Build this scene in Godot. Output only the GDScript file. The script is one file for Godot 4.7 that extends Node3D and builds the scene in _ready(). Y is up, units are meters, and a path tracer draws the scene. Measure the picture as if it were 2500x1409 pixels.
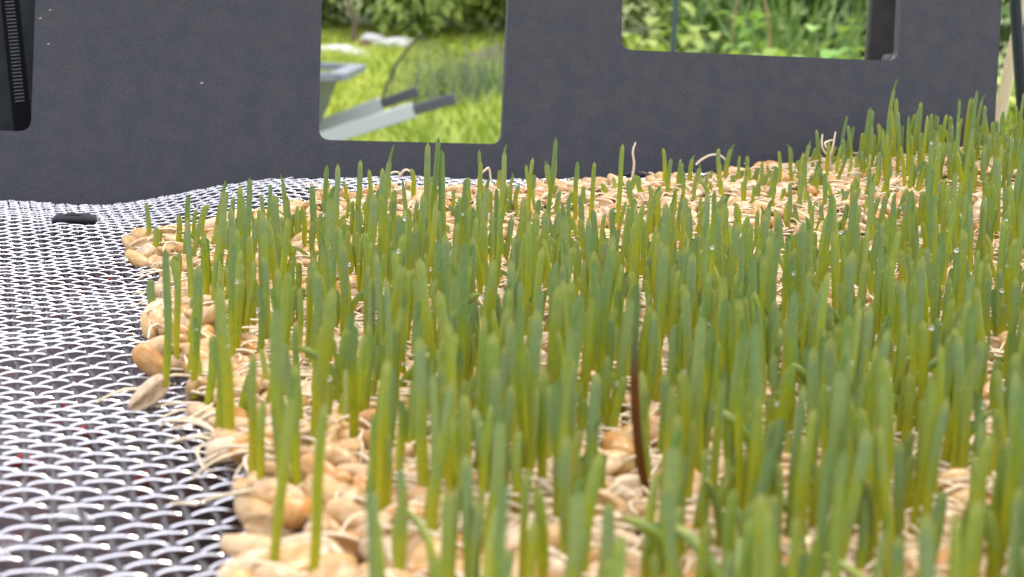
extends Node3D
# Sprouting wheat on a wet woven steel mesh inside a dark grey crate, garden behind.

const FPX := 4100.0          # focal length in pixels of the 2500 x 1409 photograph
const CAM_Y := 0.85          # height of the lens above the near ground, metres
const MESH_Y := 0.789        # height of the steel mesh
const MM := 0.001
const WALL_D := 500.0        # mm from the lens to the crate's rear panel, straight ahead
const WALL_YAW := 0.1396
const WALL_LEAN := 0.14

var rng := RandomNumberGenerator.new()
var noise := FastNoiseLite.new()
var noise_fine := FastNoiseLite.new()
var cam: Camera3D
var taken := {}
var M := {}
var field_px: PackedVector2Array
var near_m := {}

# ---------------------------------------------------------------- naming helpers
func numbered(called: String) -> String:
	if not taken.has(called):
		taken[called] = 0
		return called
	taken[called] += 1
	return "%s_%03d" % [called, taken[called]]

func tag(o: Node, label: String, category: String, group := "", kind := "") -> Node:
	if label: o.set_meta("label", label)
	if category: o.set_meta("category", category)
	if group: o.set_meta("group", group)
	if kind: o.set_meta("kind", kind)
	return o

func thing(called: String, label: String, category: String, at := Vector3.ZERO, group := "") -> Node3D:
	var o := Node3D.new()
	o.name = numbered(called)
	add_child(o)
	o.position = at
	tag(o, label, category, group)
	return o

func part(called: String, mesh: Mesh, mat: Material, parent: Node3D) -> MeshInstance3D:
	var o := MeshInstance3D.new()
	o.mesh = mesh
	o.material_override = mat
	if parent == self:
		o.name = numbered(called)
	else:
		o.name = called
	parent.add_child(o, true)
	return o

# ---------------------------------------------------------------- mesh accumulator
class Acc:
	var v := PackedVector3Array()
	var n := PackedVector3Array()
	var c := PackedColorArray()
	var u := PackedVector2Array()
	var i := PackedInt32Array()
	func done() -> ArrayMesh:
		var a := []
		a.resize(Mesh.ARRAY_MAX)
		a[Mesh.ARRAY_VERTEX] = v
		a[Mesh.ARRAY_NORMAL] = n
		a[Mesh.ARRAY_COLOR] = c
		a[Mesh.ARRAY_TEX_UV] = u
		a[Mesh.ARRAY_INDEX] = i
		var m := ArrayMesh.new()
		m.add_surface_from_arrays(Mesh.PRIMITIVE_TRIANGLES, a)
		return m

# sweeps a ring of given radii along points; cols: one colour per ring (or one in all)
func tube(a: Acc, pts: PackedVector3Array, radii: PackedFloat32Array, sides: int, cols: PackedColorArray, flat := 1.0, cap := true) -> void:
	var m := pts.size()
	var start := a.v.size()
	var t0 := (pts[1] - pts[0]).normalized()
	var side := t0.cross(Vector3(0.31, 0.17, 0.94) if absf(t0.z) < 0.8 else Vector3(0.94, 0.31, 0.17)).normalized()
	var along := 0.0
	for k in m:
		var t := (pts[mini(k + 1, m - 1)] - pts[maxi(k - 1, 0)]).normalized()
		side = (side - t * side.dot(t)).normalized()
		var up := t.cross(side)
		if k > 0: along += pts[k].distance_to(pts[k - 1])
		for s in sides + 1:
			var ang := TAU * s / sides
			var d := side * cos(ang) + up * (sin(ang) * flat)
			a.v.append(pts[k] + d * radii[k])
			a.n.append((side * cos(ang) + up * (sin(ang) / flat)).normalized())
			a.c.append(cols[mini(k, cols.size() - 1)])
			a.u.append(Vector2(float(s) / sides, along))
	for k in m - 1:
		for s in sides:
			var p := start + k * (sides + 1) + s
			var q := p + sides + 1
			a.i.append_array([p, q, p + 1, p + 1, q, q + 1])
	if cap:
		for e in 2:
			var k := 0 if e == 0 else m - 1
			var t := (pts[0] - pts[1]).normalized() if e == 0 else (pts[m - 1] - pts[m - 2]).normalized()
			var c := a.v.size()
			a.v.append(pts[k] + t * radii[k] * 0.5); a.n.append(t); a.c.append(cols[mini(k, cols.size() - 1)]); a.u.append(Vector2(0.5, along * e))
			for s in sides:
				var p := start + k * (sides + 1) + s
				if e == 0: a.i.append_array([c, p, p + 1])
				else: a.i.append_array([c, p + 1, p])

func quad(a: Acc, p0: Vector3, p1: Vector3, p2: Vector3, p3: Vector3, col := Color.WHITE) -> void:
	var nn := (p2 - p0).cross(p1 - p0).normalized()
	var s := a.v.size()
	for p in [p0, p1, p2, p3]:
		a.v.append(p); a.n.append(nn); a.c.append(col)
	a.u.append_array([Vector2(0, 0), Vector2(1, 0), Vector2(1, 1), Vector2(0, 1)])
	a.i.append_array([s, s + 1, s + 2, s, s + 2, s + 3])

# a box with chamfered edges given by centre, half extents and basis
func box(a: Acc, c: Vector3, h: Vector3, b := Basis.IDENTITY, ch := 0.0, col := Color.WHITE) -> void:
	if ch <= 0.0: ch = minf(h.x, minf(h.y, h.z)) * 0.12
	var ax := [b.x, b.y, b.z]
	var hh := [h.x, h.y, h.z]
	for d in 3:
		var e := (d + 1) % 3
		var f := (d + 2) % 3
		for sgn in [-1.0, 1.0]:
			var o: Vector3 = c + ax[d] * (hh[d] * sgn)
			var x: Vector3 = ax[e] * (hh[e] - ch)
			var y: Vector3 = ax[f] * (hh[f] - ch)
			if sgn > 0: quad(a, o - x - y, o - x + y, o + x + y, o + x - y, col)
			else: quad(a, o - x - y, o + x - y, o + x + y, o - x + y, col)
	for d in 3:
		var e := (d + 1) % 3
		var f := (d + 2) % 3
		var l: Vector3 = ax[f] * (hh[f] - ch)
		for s1 in [-1.0, 1.0]:
			for s2 in [-1.0, 1.0]:
				var p: Vector3 = c + ax[d] * (hh[d] * s1) + ax[e] * ((hh[e] - ch) * s2)
				var q: Vector3 = c + ax[d] * ((hh[d] - ch) * s1) + ax[e] * (hh[e] * s2)
				if s1 * s2 > 0: quad(a, p - l, p + l, q + l, q - l, col)
				else: quad(a, p - l, q - l, q + l, p + l, col)
	for s1 in [-1.0, 1.0]:
		for s2 in [-1.0, 1.0]:
			for s3 in [-1.0, 1.0]:
				var p: Vector3 = c + b * Vector3(h.x * s1, (h.y - ch) * s2, (h.z - ch) * s3)
				var q: Vector3 = c + b * Vector3((h.x - ch) * s1, h.y * s2, (h.z - ch) * s3)
				var r: Vector3 = c + b * Vector3((h.x - ch) * s1, (h.y - ch) * s2, h.z * s3)
				var nn := (b * Vector3(s1, s2, s3)).normalized()
				var k := a.v.size()
				for w in [p, q, r]:
					a.v.append(w); a.n.append(nn); a.c.append(col); a.u.append(Vector2.ZERO)
				a.i.append_array([k, k + 1, k + 2] if s1 * s2 * s3 < 0 else [k, k + 2, k + 1])

func bar(a: Acc, p: Vector3, q: Vector3, half_w: float, half_h: float, col := Color.WHITE) -> void:
	var z := (q - p).normalized()
	var x := z.cross(Vector3.UP if absf(z.y) < 0.95 else Vector3.FORWARD).normalized()
	var y := x.cross(z)
	box(a, (p + q) / 2, Vector3(half_w, half_h, p.distance_to(q) / 2), Basis(x, -y, z) if false else Basis(x, y, -z), 0.0, col)

# ---------------------------------------------------------------- camera geometry
func ray(px: float, py: float) -> Vector3:
	return (cam.global_transform.basis * Vector3((px - 1250.0) / FPX, -(py - 704.5) / FPX, -1.0))

func at_depth(px: float, py: float, metres: float) -> Vector3:
	var d := ray(px, py)
	return cam.position + d * (metres / -d.z)

# the point at height h (mm above the mesh level) under a pixel, as (X, D) in mm
func on_level(px: float, py: float, h: float) -> Vector2:
	var d := ray(px, py)
	var t := (MESH_Y + h * MM - CAM_Y) / d.y
	var p := cam.position + d * t
	return Vector2(p.x, -p.z) / MM

func to_px(p: Vector3) -> Vector2:
	var q := cam.global_transform.affine_inverse() * p
	return Vector2(1250.0 + FPX * q.x / -q.z, 704.5 - FPX * q.y / -q.z)

func world(x: float, h: float, d: float) -> Vector3:
	return Vector3(x * MM, MESH_Y + h * MM, -d * MM)

func wall_d(x: float) -> float:
	return WALL_D + x * tan(WALL_YAW)

# height of the sagging, hand-bent mesh sheet (mm)
func sheet(x: float, d: float) -> float:
	var e := 0.0
	if x < -66.0: e = lerpf(-3.5, 4.8, smoothstep(-130.0, -60.0, x))
	else: e = lerpf(4.8, 10.0, smoothstep(-66.0, 70.0, x))
	var t := smoothstep(365.0, 492.0, d)
	return e * t - 2.2 * exp(-pow((d - 385.0) / 45.0, 2)) * smoothstep(-40.0, -90.0, x) + noise.get_noise_2d(x * 0.9, d * 0.9) * 2.0

# height of the bed of grains above the sheet (mm)
func bed(x: float, d: float) -> float:
	return 1.4 + 7.0 * smoothstep(40.0, 150.0, x) * smoothstep(330.0, 440.0, d) + 2.0 * smoothstep(-40.0, 40.0, x) * smoothstep(420.0, 300.0, d) + noise.get_noise_2d(x * 1.4 + 300.0, d * 1.4) * 2.2

func ground_y(d: float) -> float:
	return 0.05 * maxf(0.0, d - 3.0)

func on_ground(x: float, d: float) -> Vector3:
	return Vector3(x, ground_y(d), -d)

# ---------------------------------------------------------------- materials
func noise_tex(freq: float, lo: Color, hi: Color, size := 512, seed_ := 1, octaves := 4, mids := []) -> NoiseTexture2D:
	var f := FastNoiseLite.new()
	f.seed = seed_
	f.frequency = freq
	f.fractal_octaves = octaves
	var g := Gradient.new()
	g.set_color(0, lo); g.set_color(1, hi)
	for m in mids: g.add_point(m[0], m[1])
	var t := NoiseTexture2D.new()
	t.noise = f
	t.width = size; t.height = size
	t.seamless = true
	t.color_ramp = g
	return t

func mat(called: String, col: Color, rough := 0.6, metal := 0.0) -> StandardMaterial3D:
	var m := StandardMaterial3D.new()
	m.resource_name = called
	m.albedo_color = col.linear_to_srgb()
	m.roughness = rough
	m.metallic = metal
	return m

func materials() -> void:
	var m := mat("wire", Color(0.86, 0.84, 0.84), 0.1, 1.0)
	M.wire = m
	m = mat("dark_reflection_wire", Color(1, 1, 1), 0.38, 0.8)  # same steel, with the mirrored dark panel put into the colour
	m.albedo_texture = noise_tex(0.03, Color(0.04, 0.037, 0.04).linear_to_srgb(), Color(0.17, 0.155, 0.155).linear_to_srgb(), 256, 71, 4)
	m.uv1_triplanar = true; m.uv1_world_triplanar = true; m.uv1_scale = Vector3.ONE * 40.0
	M.dark_reflection_wire = m
	# crate plastic: dark grey with fine moulded grain
	m = mat("crate_plastic", Color(1, 1, 1), 0.6)
	m.metallic_specular = 0.4
	m.detail_enabled = true
	m.detail_blend_mode = BaseMaterial3D.BLEND_MODE_MUL
	m.detail_albedo = noise_tex(0.010, Color(0.78, 0.83, 0.86), Color(1.0, 0.96, 0.96), 512, 61, 6)
	m.albedo_texture = noise_tex(0.09, Color(0.034, 0.034, 0.038).linear_to_srgb(), Color(0.070, 0.069, 0.076).linear_to_srgb(), 512, 7, 5)
	m.uv1_triplanar = true; m.uv1_world_triplanar = true
	m.uv1_scale = Vector3.ONE * 22.0
	m.heightmap_enabled = true
	m.heightmap_texture = noise_tex(0.25, Color.BLACK, Color.WHITE, 512, 9, 3)
	m.heightmap_scale = 0.012
	M.crate = m
	# wet crate floor below the mesh
	m = mat("crate_floor", Color(1, 1, 1), 0.22)
	m.albedo_texture = noise_tex(0.016, Color(0.02, 0.018, 0.02).linear_to_srgb(), Color(0.13, 0.03, 0.026).linear_to_srgb(), 1024, 21, 5, [[0.42, Color(0.045, 0.026, 0.028).linear_to_srgb()], [0.6, Color(0.07, 0.036, 0.038).linear_to_srgb()], [0.78, Color(0.08, 0.034, 0.03).linear_to_srgb()]])
	m.uv1_triplanar = true; m.uv1_world_triplanar = true
	m.uv1_scale = Vector3.ONE * 7.0
	M.floor = m
	m = mat("shoot", Color(0.92, 0.92, 0.92), 0.46)
	m.metallic_specular = 0.36
	m.vertex_color_use_as_albedo = true
	m.albedo_texture = noise_tex(0.05, Color(0.80, 0.82, 0.78), Color(1, 1, 1), 256, 5, 3)
	m.uv1_scale = Vector3(3.0, 60.0, 1.0)
	m.backlight_enabled = true
	m.backlight = Color(0.85, 0.88, 0.42)
	M.shoot = m
	m = mat("grain", Color(1, 1, 1), 0.36)
	m.vertex_color_use_as_albedo = true
	m.albedo_texture = noise_tex(0.03, Color(0.82, 0.76, 0.68), Color(1, 1, 1), 256, 6, 4)
	m.uv1_scale = Vector3(3.0, 0.7, 1.0)
	m.backlight_enabled = true
	m.backlight = Color(0.42, 0.30, 0.15)
	M.grain = m
	m = mat("root", Color(0.74, 0.61, 0.41), 0.35)
	m.backlight_enabled = true
	m.backlight = Color(0.5, 0.46, 0.36)
	M.root = m
	m = mat("water", Color(0.9, 0.92, 0.95), 0.03)
	m.transparency = BaseMaterial3D.TRANSPARENCY_ALPHA
	m.albedo_color.a = 0.05
	M.water = m
	m = mat("drop", Color(1, 1, 1), 0.02)
	m.refraction_enabled = true
	m.refraction_scale = 0.033
	m.albedo_color.a = 0.02
	M.drop = m
	M.black = mat("black_nylon", Color(0.004, 0.004, 0.005), 0.6)
	M.black.metallic_specular = 0.15
	M.tooth = mat("nylon_tooth", Color(0.03, 0.03, 0.034), 0.5)
	M.crumb = mat("dark_crumb", Color(0.010, 0.007, 0.010), 0.45)
	m = mat("dark_sheet", Color(1, 1, 1), 0.5)
	m.metallic_specular = 0.3
	m.albedo_texture = noise_tex(0.02, Color(0.006, 0.010, 0.012).linear_to_srgb(), Color(0.022, 0.03, 0.031).linear_to_srgb(), 512, 33, 5)
	m.uv1_triplanar = true; m.uv1_world_triplanar = true
	m.uv1_scale = Vector3.ONE * 9.0
	M.sheet = m
	m = mat("dark_post", Color(1, 1, 1), 0.5)
	m.albedo_texture = noise_tex(0.03, Color(0.013, 0.012, 0.012).linear_to_srgb(), Color(0.04, 0.032, 0.028).linear_to_srgb(), 256, 34, 4)
	m.uv1_triplanar = true; m.uv1_scale = Vector3.ONE * 12.0
	M.post = m
	M.stake = mat("green_stake", Color(0.02, 0.05, 0.045), 0.45)
	M.cable = mat("dark_cable", Color(0.012, 0.02, 0.024), 0.5)
	m = mat("straw", Color(1, 1, 1), 0.6)
	m.albedo_texture = noise_tex(0.03, Color(0.60, 0.47, 0.28).linear_to_srgb(), Color(0.72, 0.60, 0.38).linear_to_srgb(), 256, 36, 4)
	m.uv1_triplanar = true; m.uv1_scale = Vector3(160, 20, 160)
	M.straw = m
	m = mat("wood", Color(1, 1, 1), 0.7)
	m.albedo_texture = noise_tex(0.02, Color(0.16, 0.10, 0.06).linear_to_srgb(), Color(0.30, 0.21, 0.13).linear_to_srgb(), 512, 37, 5)
	m.uv1_triplanar = true; m.uv1_scale = Vector3(3, 3, 14)
	M.wood = m
	m = mat("leaf", Color(1, 1, 1), 0.62)
	m.metallic_specular = 0.32
	m.vertex_color_use_as_albedo = true
	m.backlight_enabled = true
	m.backlight = Color(0.5, 0.6, 0.25)
	M.leaf = m
	m = mat("soil_lawn", Color(1, 1, 1), 0.9)
	m.albedo_texture = noise_tex(0.02, Color(0.10, 0.13, 0.03).linear_to_srgb(), Color(0.22, 0.26, 0.06).linear_to_srgb(), 512, 40, 5)
	m.uv1_triplanar = true; m.uv1_world_triplanar = true; m.uv1_scale = Vector3.ONE * 0.6
	M.ground = m
	m = mat("earth", Color(1, 1, 1), 0.95)
	m.albedo_texture = noise_tex(0.03, Color(0.06, 0.045, 0.025).linear_to_srgb(), Color(0.19, 0.15, 0.085).linear_to_srgb(), 512, 41, 5)
	m.uv1_triplanar = true; m.uv1_world_triplanar = true; m.uv1_scale = Vector3.ONE * 2.0
	M.earth = m
	m = mat("pale_stone", Color(1, 1, 1), 0.8)
	m.albedo_texture = noise_tex(0.03, Color(0.42, 0.40, 0.38).linear_to_srgb(), Color(0.75, 0.74, 0.72).linear_to_srgb(), 256, 42, 5)
	m.uv1_triplanar = true; m.uv1_scale = Vector3.ONE * 4.0
	M.stone = m
	M.terracotta = mat("terracotta", Color(0.17, 0.08, 0.06), 0.8)
	m = mat("galvanised", Color(0.40, 0.43, 0.45), 0.42, 0.35)
	m.roughness_texture = noise_tex(0.03, Color(0.7, 0.7, 0.7), Color(1, 1, 1), 256, 44, 4)
	m.uv1_triplanar = true; m.uv1_scale = Vector3.ONE * 5.0
	M.steel = m
	m = mat("tub", Color(1, 1, 1), 0.5)
	m.albedo_texture = noise_tex(0.02, Color(0.09, 0.10, 0.10).linear_to_srgb(), Color(0.14, 0.155, 0.155).linear_to_srgb(), 256, 45, 5)
	m.uv1_triplanar = true; m.uv1_scale = Vector3.ONE * 2.0
	M.tub = m
	M.grip = mat("rubber_grip", Color(0.055, 0.06, 0.068), 0.5)
	M.dry = mat("dry_stalk", Color(0.28, 0.19, 0.09), 0.8)
	m = mat("net", Color(0.05, 0.075, 0.065), 0.7)
	m.transparency = BaseMaterial3D.TRANSPARENCY_ALPHA
	m.albedo_color.a = 0.17
	M.net = m
	M.red = mat("red_scrap", Color(0.33, 0.03, 0.035), 0.4)
	M.rim = mat("rolled_rim", Color(0.16, 0.18, 0.20), 0.45)
	M.bark = mat("bark", Color(0.13, 0.09, 0.06), 0.9)

# ================================================================ build
func _ready() -> void:
	rng.seed = 20240611
	noise.seed = 11; noise.frequency = 0.012; noise.fractal_octaves = 2
	noise_fine.seed = 12; noise_fine.frequency = 0.35
	# --- camera
	cam = Camera3D.new()
	cam.name = "camera"
	add_child(cam)
	cam.position = Vector3(0, CAM_Y, 0)
	cam.rotation_order = EULER_ORDER_YXZ
	cam.rotation = Vector3(-deg_to_rad(10.0), 0, deg_to_rad(2.3))
	var at := CameraAttributesPhysical.new()
	at.frustum_focal_length = 12.0 / (704.5 / FPX)
	at.frustum_near = 0.02
	at.frustum_far = 200.0
	at.frustum_focus_distance = 0.36
	at.exposure_aperture = 55.0
	cam.attributes = at
	cam.current = true
	# --- sky and sun: bright, thinly overcast day
	var env := Environment.new()
	var skym := ProceduralSkyMaterial.new()
	skym.sky_top_color = Color(0.93, 0.94, 1.0)
	skym.sky_horizon_color = Color(0.93, 0.94, 0.97)
	skym.sky_curve = 0.2
	skym.ground_bottom_color = Color(0.22, 0.25, 0.14)
	skym.ground_horizon_color = Color(0.45, 0.48, 0.35)
	skym.sun_angle_max = 0.0
	var sky := Sky.new()
	sky.sky_material = skym
	env.background_mode = Environment.BG_SKY
	env.sky = sky
	env.background_energy_multiplier = 1.35
	env.tonemap_mode = Environment.TONE_MAPPER_LINEAR
	env.tonemap_exposure = 2.0
	env.sdfgi_enabled = true; env.ssao_enabled = true; env.ssil_enabled = true
	var we := WorldEnvironment.new()
	we.name = "environment"
	we.environment = env
	add_child(we)
	var sun := DirectionalLight3D.new()
	sun.name = "sun"
	sun.light_color = Color(1.0, 0.95, 0.86)
	sun.light_energy = 0.5
	sun.light_angular_distance = 12.0
	sun.shadow_enabled = true
	add_child(sun)
	sun.look_at_from_position(Vector3.ZERO, -Vector3(0.45, 1.0, -0.35))
	materials()
	# --- setting
	terrain()
	table()
	crate()
	wire_sheet()
	garden()
	# --- the bed of sprouting grain
	grains()
	small_things()

# ---------------------------------------------------------------- ground
func terrain() -> void:
	var a := Acc.new()
	var ds := [-40.0, -5.0, 0.0, 3.0, 6.0, 12.0, 16.0, 24.0, 60.0, 120.0]
	for k in ds.size() - 1:
		var d0: float = ds[k]
		var d1: float = ds[k + 1]
		quad(a, Vector3(-90, ground_y(d0), -d0), Vector3(-90, ground_y(d1), -d1), Vector3(90, ground_y(d1), -d1), Vector3(90, ground_y(d0), -d0))
	var g := part("ground", a.done(), M.ground, self)
	tag(g, "grassy garden soil under everything", "ground", "", "structure")
	# lawn: short yellow-green blades nobody could count
	var blade := Acc.new()
	for b in 9:
		var az := rng.randf() * TAU
		var o := Vector3(rng.randf_range(-0.03, 0.03), 0, rng.randf_range(-0.03, 0.03))
		var w := Vector3(cos(az), 0, sin(az)) * 0.0024
		var tip := o + Vector3(rng.randf_range(-0.03, 0.03), rng.randf_range(0.03, 0.07), rng.randf_range(-0.03, 0.03))
		var mid := o.lerp(tip, 0.55) + Vector3(0, 0.008, 0)
		var s := blade.v.size()
		for p in [o - w, o + w, mid - w * 0.8, mid + w * 0.8, tip]:
			blade.v.append(p); blade.n.append(Vector3(w.z, 0.004, -w.x).normalized()); blade.c.append(Color.WHITE); blade.u.append(Vector2.ZERO)
		blade.i.append_array([s, s + 1, s + 2, s + 1, s + 3, s + 2, s + 2, s + 3, s + 4])
	var mm := MultiMesh.new()
	mm.transform_format = MultiMesh.TRANSFORM_3D
	mm.use_colors = true
	mm.mesh = blade.done()
	mm.instance_count = 60000
	for k in mm.instance_count:
		var d := rng.randf_range(5.5, 13.0)
		var x := rng.randf_range(-3.4, 2.6)
		mm.set_instance_transform(k, Transform3D(Basis(Vector3.UP, rng.randf() * TAU).scaled(Vector3.ONE * rng.randf_range(0.8, 1.5)), on_ground(x, d)))
		var f := 0.5 + 0.5 * noise.get_noise_2d(x * 60.0, d * 60.0)
		mm.set_instance_color(k, Color(0.42, 0.47, 0.07).lerp(Color(0.30, 0.38, 0.06), f * rng.randf_range(0.6, 1.3)))
	var mi := MultiMeshInstance3D.new()
	mi.name = "lawn_grass"
	mi.multimesh = mm
	mi.material_override = M.leaf
	add_child(mi)
	tag(mi, "short bright yellow-green lawn grass beyond the wheelbarrow", "grass", "", "stuff")

# ---------------------------------------------------------------- table
func table() -> void:
	var t := thing("garden_table", "weathered wooden garden table under the grey crate", "table", Vector3(0, 0, -0.30))
	var top := MESH_Y - 0.0225
	for k in 5:
		var a := Acc.new()
		box(a, Vector3(0, top - 0.011, -0.21 + k * 0.105), Vector3(0.42, 0.011, 0.0495), Basis.IDENTITY, 0.002)
		part("plank", a.done(), M.wood, t)
	for sx in [-1, 1]:
		for sz in [-1, 1]:
			var a := Acc.new()
			box(a, Vector3(0.37 * sx, (top - 0.022) / 2, 0.20 * sz), Vector3(0.025, (top - 0.022) / 2, 0.025), Basis.IDENTITY, 0.003)
			part("leg", a.done(), M.wood, t)

# ---------------------------------------------------------------- crate
func wall_frame() -> Transform3D:
	# local x along the panel, y up along it (leaning away at the top), z towards the lens
	var x := Vector3(cos(WALL_YAW), 0, -sin(WALL_YAW))
	var back := Vector3(-sin(WALL_YAW), 0, -cos(WALL_YAW))
	var y := (Vector3.UP * cos(WALL_LEAN) + back * sin(WALL_LEAN)).normalized()
	return Transform3D(Basis(x, y, x.cross(y)), world(0, 0, WALL_D))

func on_wall(px: float, py: float) -> Vector2:
	var f := wall_frame()
	var d := ray(px, py)
	var t := f.basis.z.dot(f.origin - cam.position) / f.basis.z.dot(d)
	var p := f.affine_inverse() * (cam.position + d * t)
	return Vector2(p.x, p.y)

# outline with rounded corners
func rounded(pts: Array, r: float) -> PackedVector2Array:
	var out := PackedVector2Array()
	var n := pts.size()
	for k in n:
		var p: Vector2 = pts[k]
		var a: Vector2 = (pts[(k + n - 1) % n] - p).normalized()
		var b: Vector2 = (pts[(k + 1) % n] - p).normalized()
		for s in 7:
			var t := s / 6.0
			var q0 := p + a * r * (1.0 - t)
			var q1 := p + b * r * t
			out.append(q0.lerp(q1, t))
	return out

func crate() -> void:
	var f := wall_frame()
	var t := thing("crate", "dark grey plastic crate with rounded window openings in its rear panel", "crate", f.origin)
	var panel := CSGCombiner3D.new()
	panel.name = "rear_panel"
	t.add_child(panel)
	panel.transform = Transform3D(f.basis, Vector3.ZERO)
	var body := CSGPolygon3D.new()
	body.name = "panel_body"
	var top := 0.19
	body.polygon = rounded([Vector2(-0.215, -0.0205), Vector2(-0.215, top), Vector2(0.26, top), Vector2(0.26, -0.0205)], 0.003)
	body.depth = 0.0045
	body.material = M.crate
	panel.add_child(body)
	var wt := 0.165
	var openings := []
	var a := on_wall(75, 321)
	var a2 := on_wall(86, 0)
	openings.append([Vector2(a.x - 0.062, a.y), Vector2(a2.x - 0.062, wt), Vector2(a2.x + (a2.x - a.x) * 3.0, wt), a])
	var b := on_wall(778, 341); var c := on_wall(1225, 352); var b2 := on_wall(786, 0); var c2 := on_wall(1241, 0)
	openings.append([b, b.lerp(b2, (wt - b.y) / (b2.y - b.y)), c.lerp(c2, (wt - c.y) / (c2.y - c.y)), c])
	b = on_wall(1517, 121); c = on_wall(2193, 149); b2 = on_wall(1519, 0); c2 = on_wall(2200, 0)
	openings.append([b, b.lerp(b2, (wt - b.y) / (b2.y - b.y)), c.lerp(c2, (wt - c.y) / (c2.y - c.y)), c])
	b = on_wall(2424, 400); b2 = on_wall(2446, 0)
	openings.append([b, b.lerp(b2, (wt - b.y) / (b2.y - b.y)), Vector2(b2.x + 0.062, wt), Vector2(b.x + 0.06, b.y - 0.001)])
	for o in openings:
		var cut := CSGPolygon3D.new()
		cut.operation = CSGShape3D.OPERATION_SUBTRACTION
		cut.polygon = rounded(o, 0.0036)
		cut.depth = 0.02
		cut.material = M.crate
		cut.name = "opening"
		panel.add_child(cut, true)
		cut.position.z = 0.008
	# floor of the crate under the mesh, and low side rails outside the picture
	var fl := Acc.new()
	box(fl, Vector3(0.01, -0.0212, 0.205), Vector3(0.205, 0.0012, 0.212), Basis.IDENTITY, 0.0004)
	var bf := part("crate_bottom", fl.done(), M.floor, t)
	bf.transform = Transform3D(Basis(Vector3.UP, -WALL_YAW), Vector3(0, 0, 0))
	bf.transform = Transform3D(Basis(f.basis.x, Vector3.UP, f.basis.x.cross(Vector3.UP)), Vector3.ZERO)
	for k in 60:
		var q := Vector2(rng.randf_range(-0.15, -0.03), rng.randf_range(0.02, 0.34))
		var sc := Acc.new()
		var w := rng.randf_range(0.0015, 0.004)
		tube(sc, PackedVector3Array([Vector3(q.x, -0.0190, q.y), Vector3(q.x + w, -0.0184, q.y + rng.randf_range(-0.002, 0.002)), Vector3(q.x + 2.0 * w, -0.0190, q.y)]), PackedFloat32Array([0.0005, 0.0014, 0.0004]), 6, PackedColorArray([Color.WHITE]), 0.4)
		var scrap := part("floor_scrap", sc.done(), M.red if k % 3 else M.stone, t)
		scrap.transform = bf.transform
	for s in [-1, 1]:
		var r := Acc.new()
		box(r, Vector3(0.01 + 0.2 * s, -0.013, 0.205), Vector3(0.0016, 0.0078, 0.205), Basis.IDENTITY, 0.0005)
		var rail := part("side_rail", r.done(), M.crate, t)
		rail.transform = bf.transform
	# pale scuffs on the panel
	for q in [[492, 203, 7.0], [118, 108, 4.0], [122, 25, 4.0], [98, 45, 5.0]]:
		var p := on_wall(q[0], q[1])
		var sc := Acc.new()
		tube(sc, PackedVector3Array([Vector3(p.x - q[2] * 0.00006, p.y, 0.00002), Vector3(p.x + q[2] * 0.00005, p.y + 0.0001, 0.00004)]), PackedFloat32Array([0.0001, 0.00016]), 6, PackedColorArray([Color.WHITE]))
		var spk := part("scuff", sc.done(), M.stone, t)
		spk.transform = panel.transform

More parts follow.
